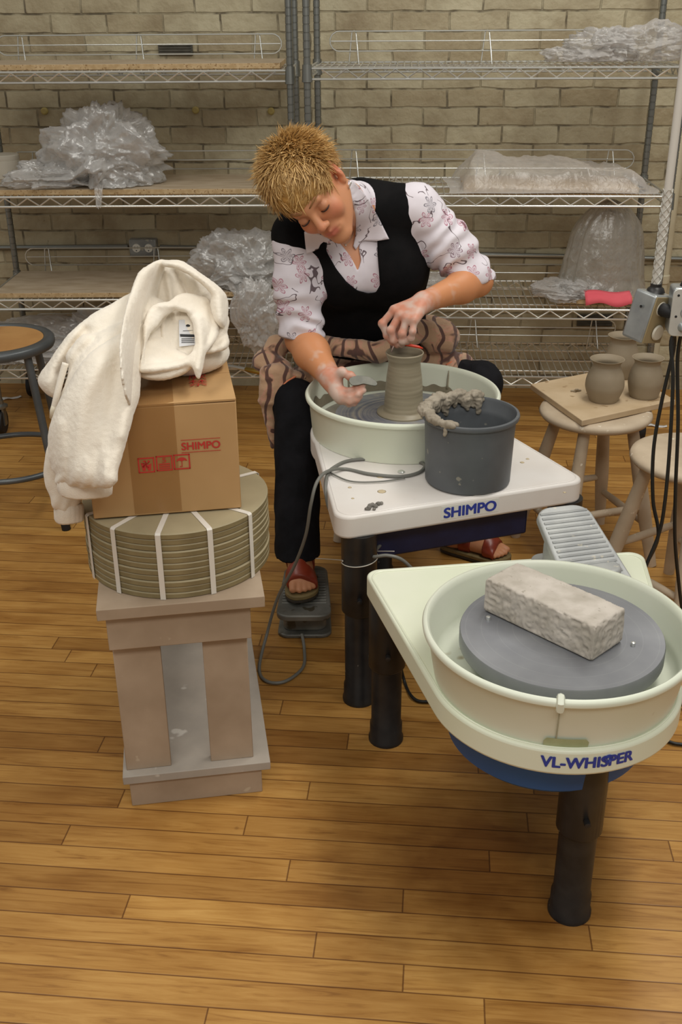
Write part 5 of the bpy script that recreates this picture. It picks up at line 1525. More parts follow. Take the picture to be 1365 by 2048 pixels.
# ---- vest
vest = SDF((-0.20, 2.62, 0.47), (0.40, 3.22, 1.2), HB)
torso(vest, 0.013)
vest.add(pxpoly([(646, 470), (652, 500), (672, 535), (693, 563), (716, 580), (736, 586), (752, 584), (760, 570), (757, 530), (754, 470), (748, 400), (650, 390)]), 0.003, 'sub')
def armcut(P, Q, r):
    vest.add(rc(P, Q, r, r*0.9), 0.006, 'sub')
vest.add(rc(S_R+Vector((0.008, 0.004, 0.010)), NB+Vector((0, 0.025, -0.005)), 0.068, 0.064), 0.02)
armcut(S_R+Vector((-0.03, -0.035, -0.055)), S_R+dR*0.15+Vector((-0.045, -0.01, 0)), 0.052)
armcut(S_L+Vector((0.03, 0.0, 0.015)), S_L+dL*0.05+Vector((0.03, 0.03, -0.05)), 0.05)
vest.add(rc(NB+Vector((0, 0.02, 0.0)), NT_, 0.064, 0.062), 0.006, 'sub')
M_vest = simple('black_knit', srgb(15, 15, 16), srgb(22, 21, 22), 20, rough=0.9, bump=0.2, bscale=300, spec=0.12)
vest_o = sdf_obj('vest', vest, M_vest, person, lambda V, N: fbm(V, 14, 2, 21)*0.003)

# ---- collar flaps laid over the vest
def surf_hit(u, v):
    hs_ = [h for h in (s.hit(u, v, 2.3, 3.1) for s in (vest, shirt, body)) if h is not None]
    return min(hs_, key=lambda p: p.y) if hs_ else None
def flap(name, poly, mat, lift=0.007, step=3.0, parent=None, curl=None):
    us = [p[0] for p in poly]; vs_ = [p[1] for p in poly]
    dense = []
    for i in range(len(poly)):
        a, b = poly[i], poly[(i+1) % len(poly)]; n = max(1, int(math.hypot(b[0]-a[0], b[1]-a[1])/step))
        for k in range(n): dense.append((a[0]+(b[0]-a[0])*k/n, a[1]+(b[1]-a[1])*k/n))
    inn_ = []
    u = min(us)+step/2
    while u < max(us):
        v = min(vs_)+step/2
        while v < max(vs_):
            if poly_sd(np.array([u]), np.array([v]), poly)[0] < -step*0.6: inn_.append((u, v))
            v += step
        u += step
    from mathutils.geometry import delaunay_2d_cdt
    allp = [Vector(p) for p in dense+inn_]
    r = delaunay_2d_cdt(allp, [], [list(range(len(dense)))], 1, 0.001)
    pts2, tris = r[0], r[2]
    P = []
    for q in pts2:
        h = surf_hit(q.x, q.y)
        P.append(h)
    ok = [p for p in P if p is not None]
    P = np.array([tuple(p if p is not None else ok[0]) for p in P])
    # smooth depth so that the cloth bridges small dips
    nb = [set() for _ in P]
    for f in tris:
        for a in f: nb[a].update(x for x in f if x != a)
    y = P[:, 1].copy()
    for _ in range(25): y = np.array([min(y[i], 0.4*y[i]+0.6*np.mean(y[list(nb[i])])) if nb[i] else y[i] for i in range(len(y))])
    for _ in range(6): y = np.array([0.5*y[i]+0.5*np.mean(y[list(nb[i])]) if nb[i] else y[i] for i in range(len(y))])
    out = [aty(q.x, q.y, yy-lift) for q, yy in zip(pts2, y)]
    me = bpy.data.meshes.new(name); me.from_pydata([tuple(p) for p in out], [], [tuple(f) for f in tris])
    o = link_mesh(name, me, mat, parent, 180)
    s = o.modifiers.new('thick', 'SOLIDIFY'); s.thickness = 0.0025; s.offset = 0
    return o
flap('collar', [(697, 361), (706, 362), (722, 378), (741, 405), (760, 440), (779, 478), (754, 482), (729, 481), (722, 484), (712, 500), (707, 492), (712, 470), (712, 436), (704, 398), (695, 376)], tsh.m, 0.006, 3.5, sh_o)
flap('collar', [(609, 464), (622, 462), (640, 468), (655, 476), (668, 487), (660, 486), (648, 483), (641, 489), (637, 498), (626, 503), (613, 508)], tsh.m, 0.008, 3.5, sh_o)
# necklace
pd = body.hit(692, 490, 2.3, 3.1)
if pd is not None:
    part('pendant', MB().lathe([(0, -0.003), (0.003, 0), (0, 0.003)], 10, pd-Vector((0, 0.003, 0))), simple('pendant_silver', srgb(230, 228, 220), None, rough=0.2, metal=0.7), person, 180)
    ch = []
    for (u, v) in ((676, 470), (682, 480), (688, 487), (692, 489), (698, 484), (704, 474), (708, 462)):
        h = body.hit(u, v, 2.3, 3.1)
        if h is not None and h.y > 2.70: ch.append(h-Vector((0, 0.0015, 0)))
    part('necklace', MB().tube(ch, 0.0006, 5), simple('chain', srgb(210, 204, 190), None, rough=0.3, metal=0.8), person, 180)

# ---- trousers
tr = SDF((-0.24, 2.42, 0.02), (0.60, 3.22, 0.72), HB)
tr.add(rc(HIP_R, HIP_L, 0.108, 0.108), 0.03)
for hp, kn, an, hem in ((HIP_R, KN_R, AN_R, 0.0), (HIP_L, KN_L, AN_L, 0.03)):
    tr.add(rc(hp, kn, 0.098, 0.063), 0.04); dk = (an-kn).normalized()
    tr.add(rc(kn, an+dk*0.06, 0.061, 0.060), 0.02, clip=half(an+dk*(0.012+hem), (dk.x*0.2, dk.y*0.2, -1)))
M_tr = simple('black_trousers', srgb(18, 18, 21), srgb(27, 27, 31), 18, rough=0.85, bump=0.15, bscale=260, spec=0.15)
def tr_disp(V, N): return fbm(V*np.array([1, 1, 0.5]), 15, 3, 33, True)*0.005
sdf_obj('trousers', tr, M_tr, person, tr_disp)
# ---- sandals
M_leather = simple('red_leather', srgb(122, 44, 26), srgb(142, 58, 36), 20, rough=0.35, bump=0.1)
M_sole = simple('cork_sole', srgb(112, 96, 62), srgb(132, 116, 76), 40, rough=0.7); M_sole2 = simple('dark_sole', srgb(56, 50, 42), rough=0.7)
def sandal(heel, ball, side, zs):
    d = (ball-heel); d.z = 0; L = d.length; d.normalize(); n = Vector((d.y, -d.x, 0))*side
    ol = [(-0.036, 0.0), (-0.03, 0.026), (0.0, 0.033), (L*0.6, 0.036), (L+0.01, 0.046), (L+0.04, 0.043), (L+0.06, 0.026), (L+0.062, 0.005), (L+0.054, -0.018), (L+0.036, -0.036), (L+0.005, -0.044), (L*0.5, -0.038), (0.0, -0.033), (-0.03, -0.024)]
    sm = smooth_path([(a, b, 0) for a, b in ol], 4, True)
    poly = [tuple((heel+d*p.x+n*p.y).xy) for p in sm]
    so = part('sandal_sole', MB().prism(poly, zs-0.013, zs), M_sole, person, 40, 0.003)
    part('outsole', MB().prism(poly, zs-0.02, zs-0.013), M_sole2, so, 40, 0.001)
    st = SDF(Vector((min(heel.x, ball.x)-0.1, min(heel.y, ball.y)-0.12, zs-0.02)), Vector((max(heel.x, ball.x)+0.1, max(heel.y, ball.y)+0.1, zs+0.12)), HB*0.8)
    Xg, Yg, Zg = st.full(); sh_ = np.broadcast(Xg, Yg, Zg).shape
    P = np.stack([np.broadcast_to(a, sh_).ravel() for a in (Xg, Yg, Zg)], 1)
    b = body.sample(P).reshape(sh_)
    t = (Xg-heel.x)*d.x+(Yg-heel.y)*d.y; w_ = (Xg-heel.x)*n.x+(Yg-heel.y)*n.y+0*Zg
    toe = np.abs(t-(L+0.006))-0.019; mid_ = np.maximum(np.abs(w_-0.004)-0.015, np.abs(t-L*0.68)-L*0.36); top = np.abs(t-L*0.40)-0.019
    rear = np.maximum(np.abs(Zg-(zs+0.062))-0.009, t-0.03)
    m = np.minimum(np.minimum(np.minimum(toe, mid_), top), rear)
    st.D = np.maximum(np.maximum(b-0.0055, m), zs-0.004-Zg).astype(np.float32)
    sdf_obj('sandal_strap', st, M_leather, person, None, 1)
sandal(HE_R, BA_R, 1, SOLE_R); sandal(HE_L, BA_L, -1, 0.024)

# ---- tools in the hands
rb_c = aty(727, 763, 2.536)
ribp = [(-0.037, 0.002), (-0.03, 0.011), (-0.012, 0.016), (0.012, 0.014), (0.03, 0.004), (0.036, -0.006), (0.03, -0.012), (0.016, -0.010), (0.0, -0.007), (-0.016, -0.011), (-0.031, -0.011)]
rm = MB().prism([(p.x, p.y) for p in smooth_path([(a, b, 0) for a, b in ribp], 4, True)], -0.0015, 0.0015)
ru = (vr*0.96+vu*0.0-vn*0.2).normalized(); rv_ = (vu*0.93-vn*0.35); rv_ = (rv_-ru*rv_.dot(ru)).normalized(); rn_ = ru.cross(rv_)
Mr = Matrix((ru, rv_, rn_)).transposed().to_4x4(); Mr.translation = rb_c
rm.xform(Mr)
o = part('rib_tool', rm, simple('wet_rib', srgb(86, 86, 74), srgb(112, 110, 96), 30, rough=0.4), None, 40, 0.0006)
tag(o, 'dark kidney-shaped rib tool held in the right hand of the potter', 'tool')
ta_, tb_ = aty(790, 686, 2.61), aty(783, 705, 2.612)
nt_ = thing('needle_tool', 'thin needle tool with red handle pinched in the left hand of the potter', 'tool', ta_)
part('needle', MB().tube([ta_, tb_], [0.002, 0.0012], 8), simple('pale_needle', srgb(200, 176, 170), rough=0.3), nt_, 180)
part('handle', MB().tube([ta_, aty(812, 689, 2.598), aty(838, 694, 2.592), aty(846, 697, 2.592)], [0.003, 0.0038, 0.0038, 0.002], 10), simple('red_handle', srgb(206, 66, 40), rough=0.4), nt_, 180)

# ---- towel over the lap
tw = SDF((-0.30, 2.60, 0.20), (0.56, 3.22, 0.78), 0.0032)
dTR, dTL = (KN_R-HIP_R), (KN_L-HIP_L)
tw.add(rc(HIP_R+Vector((-0.02, 0, 0.0)), KN_R, 0.113, 0.074), 0.03, clip=half(HIP_R+dTR*0.84, (dTR.x*0.5, dTR.y, dTR.z-0.25)))
tw.add(rc(HIP_L+Vector((0.02, 0, 0)), KN_L, 0.116, 0.080), 0.03, clip=half(HIP_L+dTL*0.82, (dTL.x, dTL.y*0.8, dTL.z)))
tw.add(rc(HIP_R+Vector((0, -0.10, 0.05)), HIP_L+Vector((0, -0.10, 0.05)), 0.078, 0.085), 0.04)
tw.add(rc(aty(650, 690, 2.83), aty(760, 705, 2.82), 0.024, 0.022), 0.02); tw.add(rc(aty(760, 705, 2.82), aty(850, 660, 2.90), 0.022, 0.03), 0.02)
tw.add(el(aty(878, 672, 2.95), (0.062, 0.07, 0.05)), 0.03); tw.add(rc(aty(862, 648, 2.97), aty(896, 680, 2.92), 0.026, 0.022), 0.02)
# bunched end beside the right hip and the part that hangs down
tw.add(rc(aty(556, 690, 2.86), aty(530, 722, 2.83), 0.030, 0.024), 0.02); tw.add(rc(aty(530, 722, 2.83), aty(560, 740, 2.80), 0.028, 0.03), 0.02)
for a_, b_, r0_, r1_ in (((536, 745), (533, 800), 0.020, 0.018), ((533, 800), (546, 890), 0.018, 0.007), ((552, 745), (546, 800), 0.022, 0.018), ((546, 800), (550, 880), 0.016, 0.006), ((568, 752), (556, 800), 0.024, 0.016)):
    tw.add(rc(aty(*a_, 2.765), aty(*b_, 2.755), r0_, r1_), 0.012)
tt = NT('patterned_towel'); co = tt.coord()
n1 = tt.noise(tt.mapping(co, (1, 1, 1.0)), 9, 2, 0.5, 2.4)
wv = tt.node('ShaderNodeTexWave'); tt.link(co, wv.inputs[0]); wv.inputs['Scale'].default_value = 7; wv.inputs['Distortion'].default_value = 9; wv.inputs['Detail'].default_value = 1.5; wv.inputs['Detail Scale'].default_value = 1.0
f1_ = tt.ramp(n1, [(0.50, srgb(186, 152, 122)), (0.54, srgb(196, 146, 124)), (0.58, srgb(178, 140, 110)), (0.63, srgb(96, 66, 58))])
f2_ = tt.ramp(wv.outputs['Fac'], [(0.86, (0, 0, 0)), (0.93, (1, 1, 1))])
cc = tt.mix(f2_, f1_, srgb(92, 64, 56)); tt.link(cc, tt.b.inputs['Base Color']); tt.b.inputs['Roughness'].default_value = 0.95
tt.b.inputs['Sheen Weight'].default_value = 0.3; tt.bump(tt.noise(co, 350, 2), 0.4, 0.002)
def tw_disp(V, N): return fbm(V, 22, 3, 41, True)*0.005+fbm(V, 9, 2, 44)*0.006
o = sdf_obj('towel', tw, tt.m, None, tw_disp)
tag(o, 'tan towel with brown pattern spread over the lap of the potter', 'towel')
hm_ = []
M_hem = simple('orange_hem', srgb(214, 130, 92), rough=0.9)
for k, pts in enumerate((((556, 835), (557, 800), (562, 780), (573, 764), (590, 753), (606, 747)), ((893, 729), (908, 722), (928, 719), (946, 724), (957, 735)))):
    P = [h for h in (tw.hit(u, v, 2.3, 3.1) for u, v in pts) if h is not None]
    if len(P) > 2: part('hem', MB().tube(smooth_path([p-Vector((0, 0.004, 0)) for p in P], 4), 0.003, 8), M_hem, o, 180)
# ---------------------------------------------------------------- fleece jacket thrown over the box
def J(u, v, Y): return aty(u, v, Y)
M_fleece = simple('cream_fleece', srgb(232, 222, 206), srgb(239, 231, 217), 12, rough=0.95, bump=0.35, bscale=420, bdist=0.002, sheen=0.4, spec=0.1)
FWD = Vector((0, CP, -SP))
def loft(st, seed, folds=(), nseg=10, n=64, wob=0.05):
    """cloth tube: stations (u, v, Y, half-width in px, half-depth in m); folds = (count, amplitude, phase)"""
    C4 = [Vector((*aty(a, b, c), 0)) for a, b, c, d, e in st]
    Ppos = smooth_path([aty(a, b, c) for a, b, c, d, e in st], nseg)
    Pwd = smooth_path([Vector((d*((projv(*aty(a, b, c))[2])/F_PX), e, 0)) for a, b, c, d, e in st], nseg)
    m = len(Ppos); V = []
    th = np.linspace(0, 2*PI, n, endpoint=False)
    for i in range(m):
        a = Ppos[max(i-1, 0)]; b = Ppos[min(i+1, m-1)]; T = (b-a).normalized()
        Dp = (FWD-T*FWD.dot(T)).normalized(); Wd = T.cross(Dp).normalized()
        w, d = max(Pwd[i].x, 0.0015), max(Pwd[i].y, 0.0015); s_ = i/(m-1)
        # round the ends off
        e_ = min(i, m-1-i)/nseg; f_ = math.sqrt(max(0.0, 1-(1-min(1, e_/0.55))**2)) if e_ < 0.55 else 1.0
        f_ = max(f_, 0.03)
        mod = np.ones(n)
        for cnt, amp, ph in folds: mod += amp*np.cos(cnt*th+ph+1.4*math.sin(s_*4+ph))
        q = np.stack([np.cos(th)*1.1, np.sin(th)*1.1, np.full(n, s_*2.2)], 1)
        mod += wob*vnoise(q, 1.6, seed)
        ct, sn = np.cos(th), np.sin(th)
        x = np.sign(ct)*np.abs(ct)**0.85*w*mod*f_; y = np.sign(sn)*np.abs(sn)**0.85*d*mod*f_
        for k in range(n): V.append(tuple(Ppos[i]+Wd*x[k]+Dp*y[k]))
    F_ = [(i*n+k, i*n+(k+1) % n, (i+1)*n+(k+1) % n, (i+1)*n+k) for i in range(m-1) for k in range(n)]
    F_.append(tuple(range(n-1, -1, -1))); F_.append(tuple((m-1)*n+k for k in range(n)))
    return V, F_
def cloth(name, lofts, parent, mat=None, smooth_it=10, amp=0.006, seed=0, acr=20.0, gather=None):
    m = MB()
    for V, F_ in lofts: m.add(V, F_)
    tmp = bpy.data.objects.new('tmp', m.mesh('tmp')); C.objects.link(tmp)
    md = tmp.modifiers.new('r', 'REMESH'); md.mode = 'VOXEL'; md.voxel_size = 0.0034
    bpy.context.view_layer.update()
    me = bpy.data.meshes.new_from_object(tmp.evaluated_get(bpy.context.evaluated_depsgraph_get()))
    V = np.zeros(len(me.vertices)*3); me.vertices.foreach_get('co', V); V = V.reshape(-1, 3)
    Fq = np.array([tuple(p.vertices) if len(p.vertices) == 4 else tuple(p.vertices)+(p.vertices[-1],) for p in me.polygons])
    tm_ = tmp.data; bpy.data.objects.remove(tmp); bpy.data.meshes.remove(tm_)
    V = relax(V, Fq, smooth_it, 0.5); N = vnormals(V, Fq)
    al = np.array([-0.42, 0.25, -0.87]); ac = np.array([0.88, 0.1, -0.43])
    ac = ac-al*(ac@al)/(al@al); ac /= np.linalg.norm(ac); th_ = np.cross(al, ac)
    Q = np.stack([V@ac*acr, V@al*acr*0.28, V@th_*acr*0.6], 1)
    Q = Q+0.5*np.stack([vnoise(V, 9, seed+1), vnoise(V, 9, seed+2), vnoise(V, 9, seed+3)], 1)
    d = amp*(0.75*fbm(Q, 1.0, 2, seed, True)+0.5*vnoise(Q, 0.45, seed+6))+0.0007*vnoise(V, 230, 4)
    if gather is not None:
        z0_, h_ = gather; w = np.exp(-np.maximum(V[:, 2]-z0_, 0)/h_); d = d+w*0.0026*np.sin(V@ac*330+2*vnoise(V, 25, 8))
    V = relax(V+N*d[:, None], Fq, 2, 0.4)
    me2 = bpy.data.meshes.new(name); me2.from_pydata(V.tolist(), [], [tuple(p.vertices) for p in me.polygons]); bpy.data.meshes.remove(me)
    return link_mesh(name, me2, mat or M_fleece, parent, 180)
jo = thing('fleece_jacket', 'cream fleece jacket crumpled over the cardboard box with a sleeve hanging down', 'jacket', J(340, 720, 2.0))
def seg_d(U, W, line):
    d = np.full(np.broadcast(U, W).shape, 1e9)
    for (ax, ay_), (bx, by) in zip(line[:-1], line[1:]):
        ex, ey = bx-ax, by-ay_
        t = np.clip(((U-ax)*ex+(W-ay_)*ey)/(ex*ex+ey*ey), 0, 1)
        d = np.minimum(d, (U-ax-t*ex)**2+(W-ay_-t*ey)**2)
    return np.sqrt(d)
def slab(poly, ctrl, t, r, folds=(), hole=None):
    """a layer of thick cloth: outline, depth control points, half-thickness, edge rounding, folds (line, height, width)"""
    P = [(q.x, q.y) for q in smooth_path([(u, v, 0) for u, v in poly], 2, True)]
    A_ = np.array([[1, (u-260)/100, (v-700)/100]+([(u-260)*(v-700)/1e4] if len(ctrl) > 3 else []) for u, v, y in ctrl])
    co_, *_ = np.linalg.lstsq(A_, np.array([y for u, v, y in ctrl]), rcond=None)
    ys = [y for u, v, y in ctrl]; pts = [aty(u, v, y) for u, v in P for y in (min(ys)-0.05, max(ys)+0.05)]
    lo = np.array([min(q[k] for q in pts) for k in range(3)])-0.01; hi = np.array([max(q[k] for q in pts) for k in range(3)])+0.01
    def fn(Xg, Yg, Zg):
        U, W, c = projv(Xg, Yg, Zg)
        u_, v_ = (U-260)/100, (W-700)/100
        Yp = co_[0]+co_[1]*u_+co_[2]*v_+(co_[3]*u_*v_ if len(co_) > 3 else 0)
        for line, h_, w_ in folds: Yp = Yp-h_*np.exp(-(seg_d(U, W, line)/w_)**2)
        d2 = poly_sd(U, W, P)*c/F_PX
        if hole is not None: d2 = np.maximum(d2, -poly_sd(U, W, hole)*c/F_PX)
        q1 = d2+r; q2 = np.abs(Yg-Yp)*0.93-t+r
        return np.sqrt(np.maximum(q1, 0)**2+np.maximum(q2, 0)**2)+np.minimum(np.maximum(q1, q2), 0)-r
    return fn, lo, hi
def cloth_disp(V, N, amp, seed, acr, gather=None):
    al = np.array([-0.42, 0.25, -0.87]); ac = np.array([0.88, 0.1, -0.43])
    ac = ac-al*(ac@al)/(al@al); ac /= np.linalg.norm(ac); th_ = np.cross(al, ac)
    Q = np.stack([V@ac*acr, V@al*acr*0.28, V@th_*acr*0.6], 1)
    Q = Q+0.5*np.stack([vnoise(V, 9, seed+1), vnoise(V, 9, seed+2), vnoise(V, 9, seed+3)], 1)
    d = amp*(0.75*fbm(Q, 1.0, 2, seed, True)+0.5*vnoise(Q, 0.45, seed+6))+0.0006*vnoise(V, 230, 4)
    if gather is not None: d = d+np.exp(-np.maximum(V[:, 2]-gather[0], 0)/gather[1])*0.0024*np.sin(V@ac*330+2*vnoise(V, 25, 8))
    return d
def layers(name, items, amp, seed, acr=18.0, gather=None, it=3, k=0.006, extra=()):
    lo = np.min([q[1] for q in items]+[q[1] for q in extra], 0)-0.02; hi = np.max([q[2] for q in items]+[q[2] for q in extra], 0)+0.02
    sd = SDF(lo, hi, 0.0027)
    for q in extra: sd.add(q, 0.02)
    for q in items: sd.add(q, k)
    o = sdf_obj(name, sd, M_fleece, jo, lambda V, N: cloth_disp(V, N, amp, seed, acr, gather), it)
    return o, sd
# --- body: hanging left side, second layer, long front band, hood
Lb = slab([(300, 582), (262, 587), (223, 608), (183, 629), (137, 669), (96, 726), (76, 755), (82, 777), (108, 796), (120, 776), (132, 742), (160, 706), (220, 680), (300, 650)],
          [(290, 600, 2.03), (200, 640, 1.975), (90, 760, 1.91), (230, 690, 1.94)], 0.021, 0.019, [([(172, 660), (140, 700), (118, 745)], -0.014, 9), ([(150, 668), (110, 730), (95, 765)], 0.010, 16)])
L2 = slab([(300, 618), (232, 650), (190, 668), (166, 668), (146, 690), (131, 712), (137, 734), (130, 770), (116, 808), (140, 806), (200, 770), (280, 720)],
          [(270, 640, 1.98), (140, 715, 1.89), (120, 800, 1.865), (240, 720, 1.89)], 0.018, 0.016, [([(232, 668), (180, 700), (140, 770)], 0.012, 18), ([(190, 678), (160, 705), (140, 735)], -0.010, 7)])
Bn = slab([(276, 547), (292, 533), (312, 523), (332, 521), (328, 540), (319, 566), (314, 600), (300, 620), (291, 642), (293, 668), (285, 702), (276, 748), (272, 800), (262, 814), (251, 792), (241, 735), (240, 686), (248, 632), (261, 588)],
          [(310, 530, 2.06), (280, 620, 1.985), (265, 700, 1.89), (258, 800, 1.785)], 0.024, 0.022, [([(300, 540), (276, 610), (262, 700), (260, 800)], 0.014, 16), ([(318, 535), (306, 570), (300, 610)], -0.010, 8)])
Rb_ = slab([(322, 523), (345, 521), (368, 524), (398, 545), (430, 568), (452, 590), (456, 622), (448, 656), (430, 640), (421, 606), (424, 590), (408, 572), (380, 550), (350, 536), (330, 533)],
           [(330, 528, 2.065), (400, 555, 2.065), (450, 600, 2.055), (440, 650, 2.01)], 0.026, 0.022, [([(345, 527), (400, 556), (438, 590), (440, 640)], 0.014, 14)])
Cv = slab([(312, 532), (352, 527), (404, 556), (432, 596), (428, 636), (380, 640), (318, 640), (302, 606)],
          [(320, 540, 2.115), (420, 560, 2.12), (320, 630, 2.085), (420, 630, 2.085)], 0.018, 0.015, [([(334, 545), (342, 590), (345, 615)], 0.016, 7), ([(352, 545), (372, 580), (378, 598)], -0.02, 9), ([(392, 556), (402, 590)], 0.012, 10)])
Lm = slab([(432, 640), (452, 628), (459, 644), (453, 664), (459, 682), (453, 697), (436, 703), (412, 708), (402, 700), (425, 676)],
          [(440, 640, 2.045), (455, 690, 1.995), (410, 700, 1.97)], 0.018, 0.016, [([(428, 690), (448, 672)], -0.012, 7)])
jb, s_b = layers('jacket_body', [Cv, Lb, L2, Rb_, Bn, Lm], 0.0025, 3, 12.0, None, 5, 0.005,
                 [el(J(375, 706, 2.05), (0.085, 0.085, 0.038)), rc(J(285, 690, 1.98), J(300, 640, 2.04), 0.045)])
# --- collar: outer face with the neck opening, inner face, rolled lower edge, pointed end
hole = [(328, 634), (350, 620), (374, 625), (387, 647), (391, 686), (384, 708), (368, 719), (330, 726), (286, 731), (292, 690), (300, 668), (316, 652)]
Ko = slab([(300, 618), (318, 606), (338, 604), (352, 592), (370, 586), (400, 592), (420, 600), (432, 630), (438, 656), (430, 684), (411, 706), (407, 730), (399, 758), (391, 750), (384, 734), (366, 733), (330, 742), (282, 745), (280, 728), (288, 690), (286, 650)],
          [(340, 610, 1.99), (425, 640, 2.01), (400, 740, 1.895), (290, 730, 1.87)], 0.012, 0.011, [([(398, 640), (404, 690), (396, 735)], 0.014, 12), ([(418, 610), (424, 650), (412, 690)], -0.007, 7), ([(320, 610), (350, 612), (380, 622)], 0.009, 8)], hole)
Fl = slab([(296, 620), (318, 611), (344, 616), (336, 630), (322, 648), (304, 671), (294, 668), (288, 645)], [(320, 615, 1.985), (292, 650, 1.955), (330, 640, 1.99)], 0.010, 0.009, [([(300, 640), (305, 662)], 0.008, 6)])
In = slab([(322, 640), (336, 626), (366, 620), (388, 638), (396, 686), (386, 716), (352, 708), (330, 695), (320, 668)], [(330, 640, 2.01), (385, 640, 2.005), (385, 700, 1.965), (335, 690, 1.975)], 0.012, 0.010, [([(326, 645), (324, 668), (336, 694)], 0.012, 7), ([(344, 640), (338, 632)], -0.006, 4)])
Bt = slab([(284, 684), (304, 678), (326, 674), (340, 694), (384, 714), (376, 730), (330, 738), (282, 740)], [(290, 685, 1.935), (370, 705, 1.95), (370, 730, 1.90), (286, 738, 1.878)], 0.012, 0.010, [([(290, 700), (340, 712)], -0.006, 9)])
Lp = slab([(280, 731), (330, 728), (370, 717), (388, 702), (395, 712), (380, 732), (330, 743), (280, 745)], [(285, 738, 1.868), (390, 708, 1.912), (340, 735, 1.882)], 0.013, 0.012)
Ro = slab([(272, 742), (320, 742), (366, 732), (388, 728), (372, 746), (346, 757), (318, 761), (292, 758), (274, 750)], [(280, 748, 1.885), (380, 732, 1.905), (330, 756, 1.885)], 0.018, 0.016)
cl_o, s_c = layers('collar', [In, Bt, Ko, Fl, Lp, Ro], 0.0016, 7, 18.0, None, 2, 0.004)
# --- long sleeve hanging over the front
Sl = slab([(290, 640), (250, 660), (214, 682), (180, 706), (152, 744), (124, 792), (104, 840), (96, 872), (98, 918), (110, 950), (116, 968), (222, 976), (236, 940), (252, 884), (267, 830), (279, 790), (284, 720)],
          [(270, 660, 1.945), (190, 720, 1.865), (120, 860, 1.776), (250, 860, 1.758), (170, 960, 1.752)], 0.034, 0.032,
          [([(262, 700), (262, 780), (246, 870)], 0.010, 15), ([(240, 700), (228, 790), (214, 890)], -0.007, 14), ([(200, 730), (168, 800), (152, 900), (150, 960)], 0.010, 18), ([(120, 850), (126, 930)], 0.006, 12), ([(196, 900), (190, 965)], -0.006, 9), ([(172, 920), (170, 965)], 0.004, 6), ([(212, 930), (208, 968)], 0.005, 6), ([(135, 925), (140, 965)], -0.004, 6)])
sl_o, s_s = layers('sleeve', [Sl], 0.0022, 12, 12.0, (J(168, 966, 1.762).z, 0.018), 6)
sl2 = cloth('sleeve', [loft([(132, 880, 1.855, 34, 0.034), (126, 940, 1.85, 31, 0.032), (132, 992, 1.845, 28, 0.028), (137, 1016, 1.845, 26, 0.022)], 37, ((3, 0.04, 0.2),), 10)], jo, None, 4, 0.006, 15, 22.0, (J(137, 1016, 1.845).z, 0.02))
class _Hit:                                   # nearest cloth surface along a line of sight
    def hit(s, u, v, a=0, b=0):
        hs_ = [h for h in (q.hit(u, v, 1.5, 2.4) for q in (s_b, s_c, s_s)) if h is not None]
        return min(hs_, key=lambda p: p.y) if hs_ else None
jk = _Hit()
def cuff(pts, r, ry, nm, par):
    a, b = J(*pts[0]), J(*pts[1]); c = (a+b)/2; ax_ = (b-a); L = ax_.length; ax_.normalize()
    dn = Vector((-ax_.z*0.0, 0, -1)); dn = (dn-ax_*dn.dot(ax_)).normalized(); bk = ax_.cross(dn)
    m = MB(); n = 56; rows = []
    for j, (t_, s_) in enumerate(((-0.020, 0.90), (-0.016, 1.0), (0.0, 1.02), (0.015, 1.0), (0.019, 0.92), (0.017, 0.7))):
        for i in range(n):
            q = 2*PI*i/n; rr = 1+0.018*math.sin(q*17)+0.03*math.sin(q*3+1)
            rows.append(c+ax_*(L/2*math.cos(q)*rr*s_)+bk*(ry*math.sin(q)*rr*s_)+dn*(t_+0.002*math.sin(q*2)))
    m.add(rows, [(j*n+i, j*n+(i+1) % n, (j+1)*n+(i+1) % n, (j+1)*n+i) for j in range(5) for i in range(n)])
    part(nm, m, M_fleece, par, 180)
cuff(((114, 964, 1.764), (222, 974, 1.764)), 0.05, 0.028, 'cuff', sl_o)
cuff(((108, 1020, 1.84), (166, 1026, 1.84)), 0.03, 0.022, 'cuff', sl2)
# placket strip with drawstring toggle
P = [aty(131, 726, 1.868), aty(122, 758, 1.86), aty(114, 790, 1.853), aty(107, 822, 1.852)]
part('hem_strip', MB().tube(smooth_path(P, 5), 0.0062, 8), M_fleece, jo, 180)
e0 = P[-1]
part('toggle', MB().tube([e0+Vector((0.004, 0, 0.010)), e0, e0+Vector((-0.003, 0, -0.014))], [0.0066, 0.007, 0.0064], 12), simple('toggle', srgb(222, 212, 190), rough=0.4), jo, 180)
# sewn-in label
def tagpt(u, v):
    return aty(u, v, tag_y+(u-372)*0.00018-(v-640)*0.00078)
tag_y = 1.993
M_lab = simple('white_label', srgb(214, 216, 220), rough=0.6); M_lab2 = simple('black_print', srgb(30, 32, 36), rough=0.6)
m = MB(); m.add([tagpt(358, 640), tagpt(389, 638), tagpt(391, 690), tagpt(359, 693)], [(0, 1, 2, 3)])
lb = part('label', m, M_lab, jo, None)
tag_y -= 0.0015
m = MB()
m.add([tagpt(360, 668), tagpt(390, 669), tagpt(390, 674), tagpt(361, 673)], [(0, 1, 2, 3)])
for vv in (677, 680.5, 684): m.add([tagpt(363, vv), tagpt(389, vv-0.5), tagpt(389, vv+0.7), tagpt(363, vv+1.2)], [(0, 1, 2, 3)])
m.add([tagpt(366, 661.2), tagpt(386, 660.4), tagpt(386, 661.2), tagpt(366, 662)], [(0, 1, 2, 3)])
m.add([tagpt(377+5*math.cos(q), 651+2.6*math.sin(q)) for q in np.linspace(0, 2*PI, 18, endpoint=False)], [tuple(range(18))])
part('label_print', m, M_lab2, lb, None)

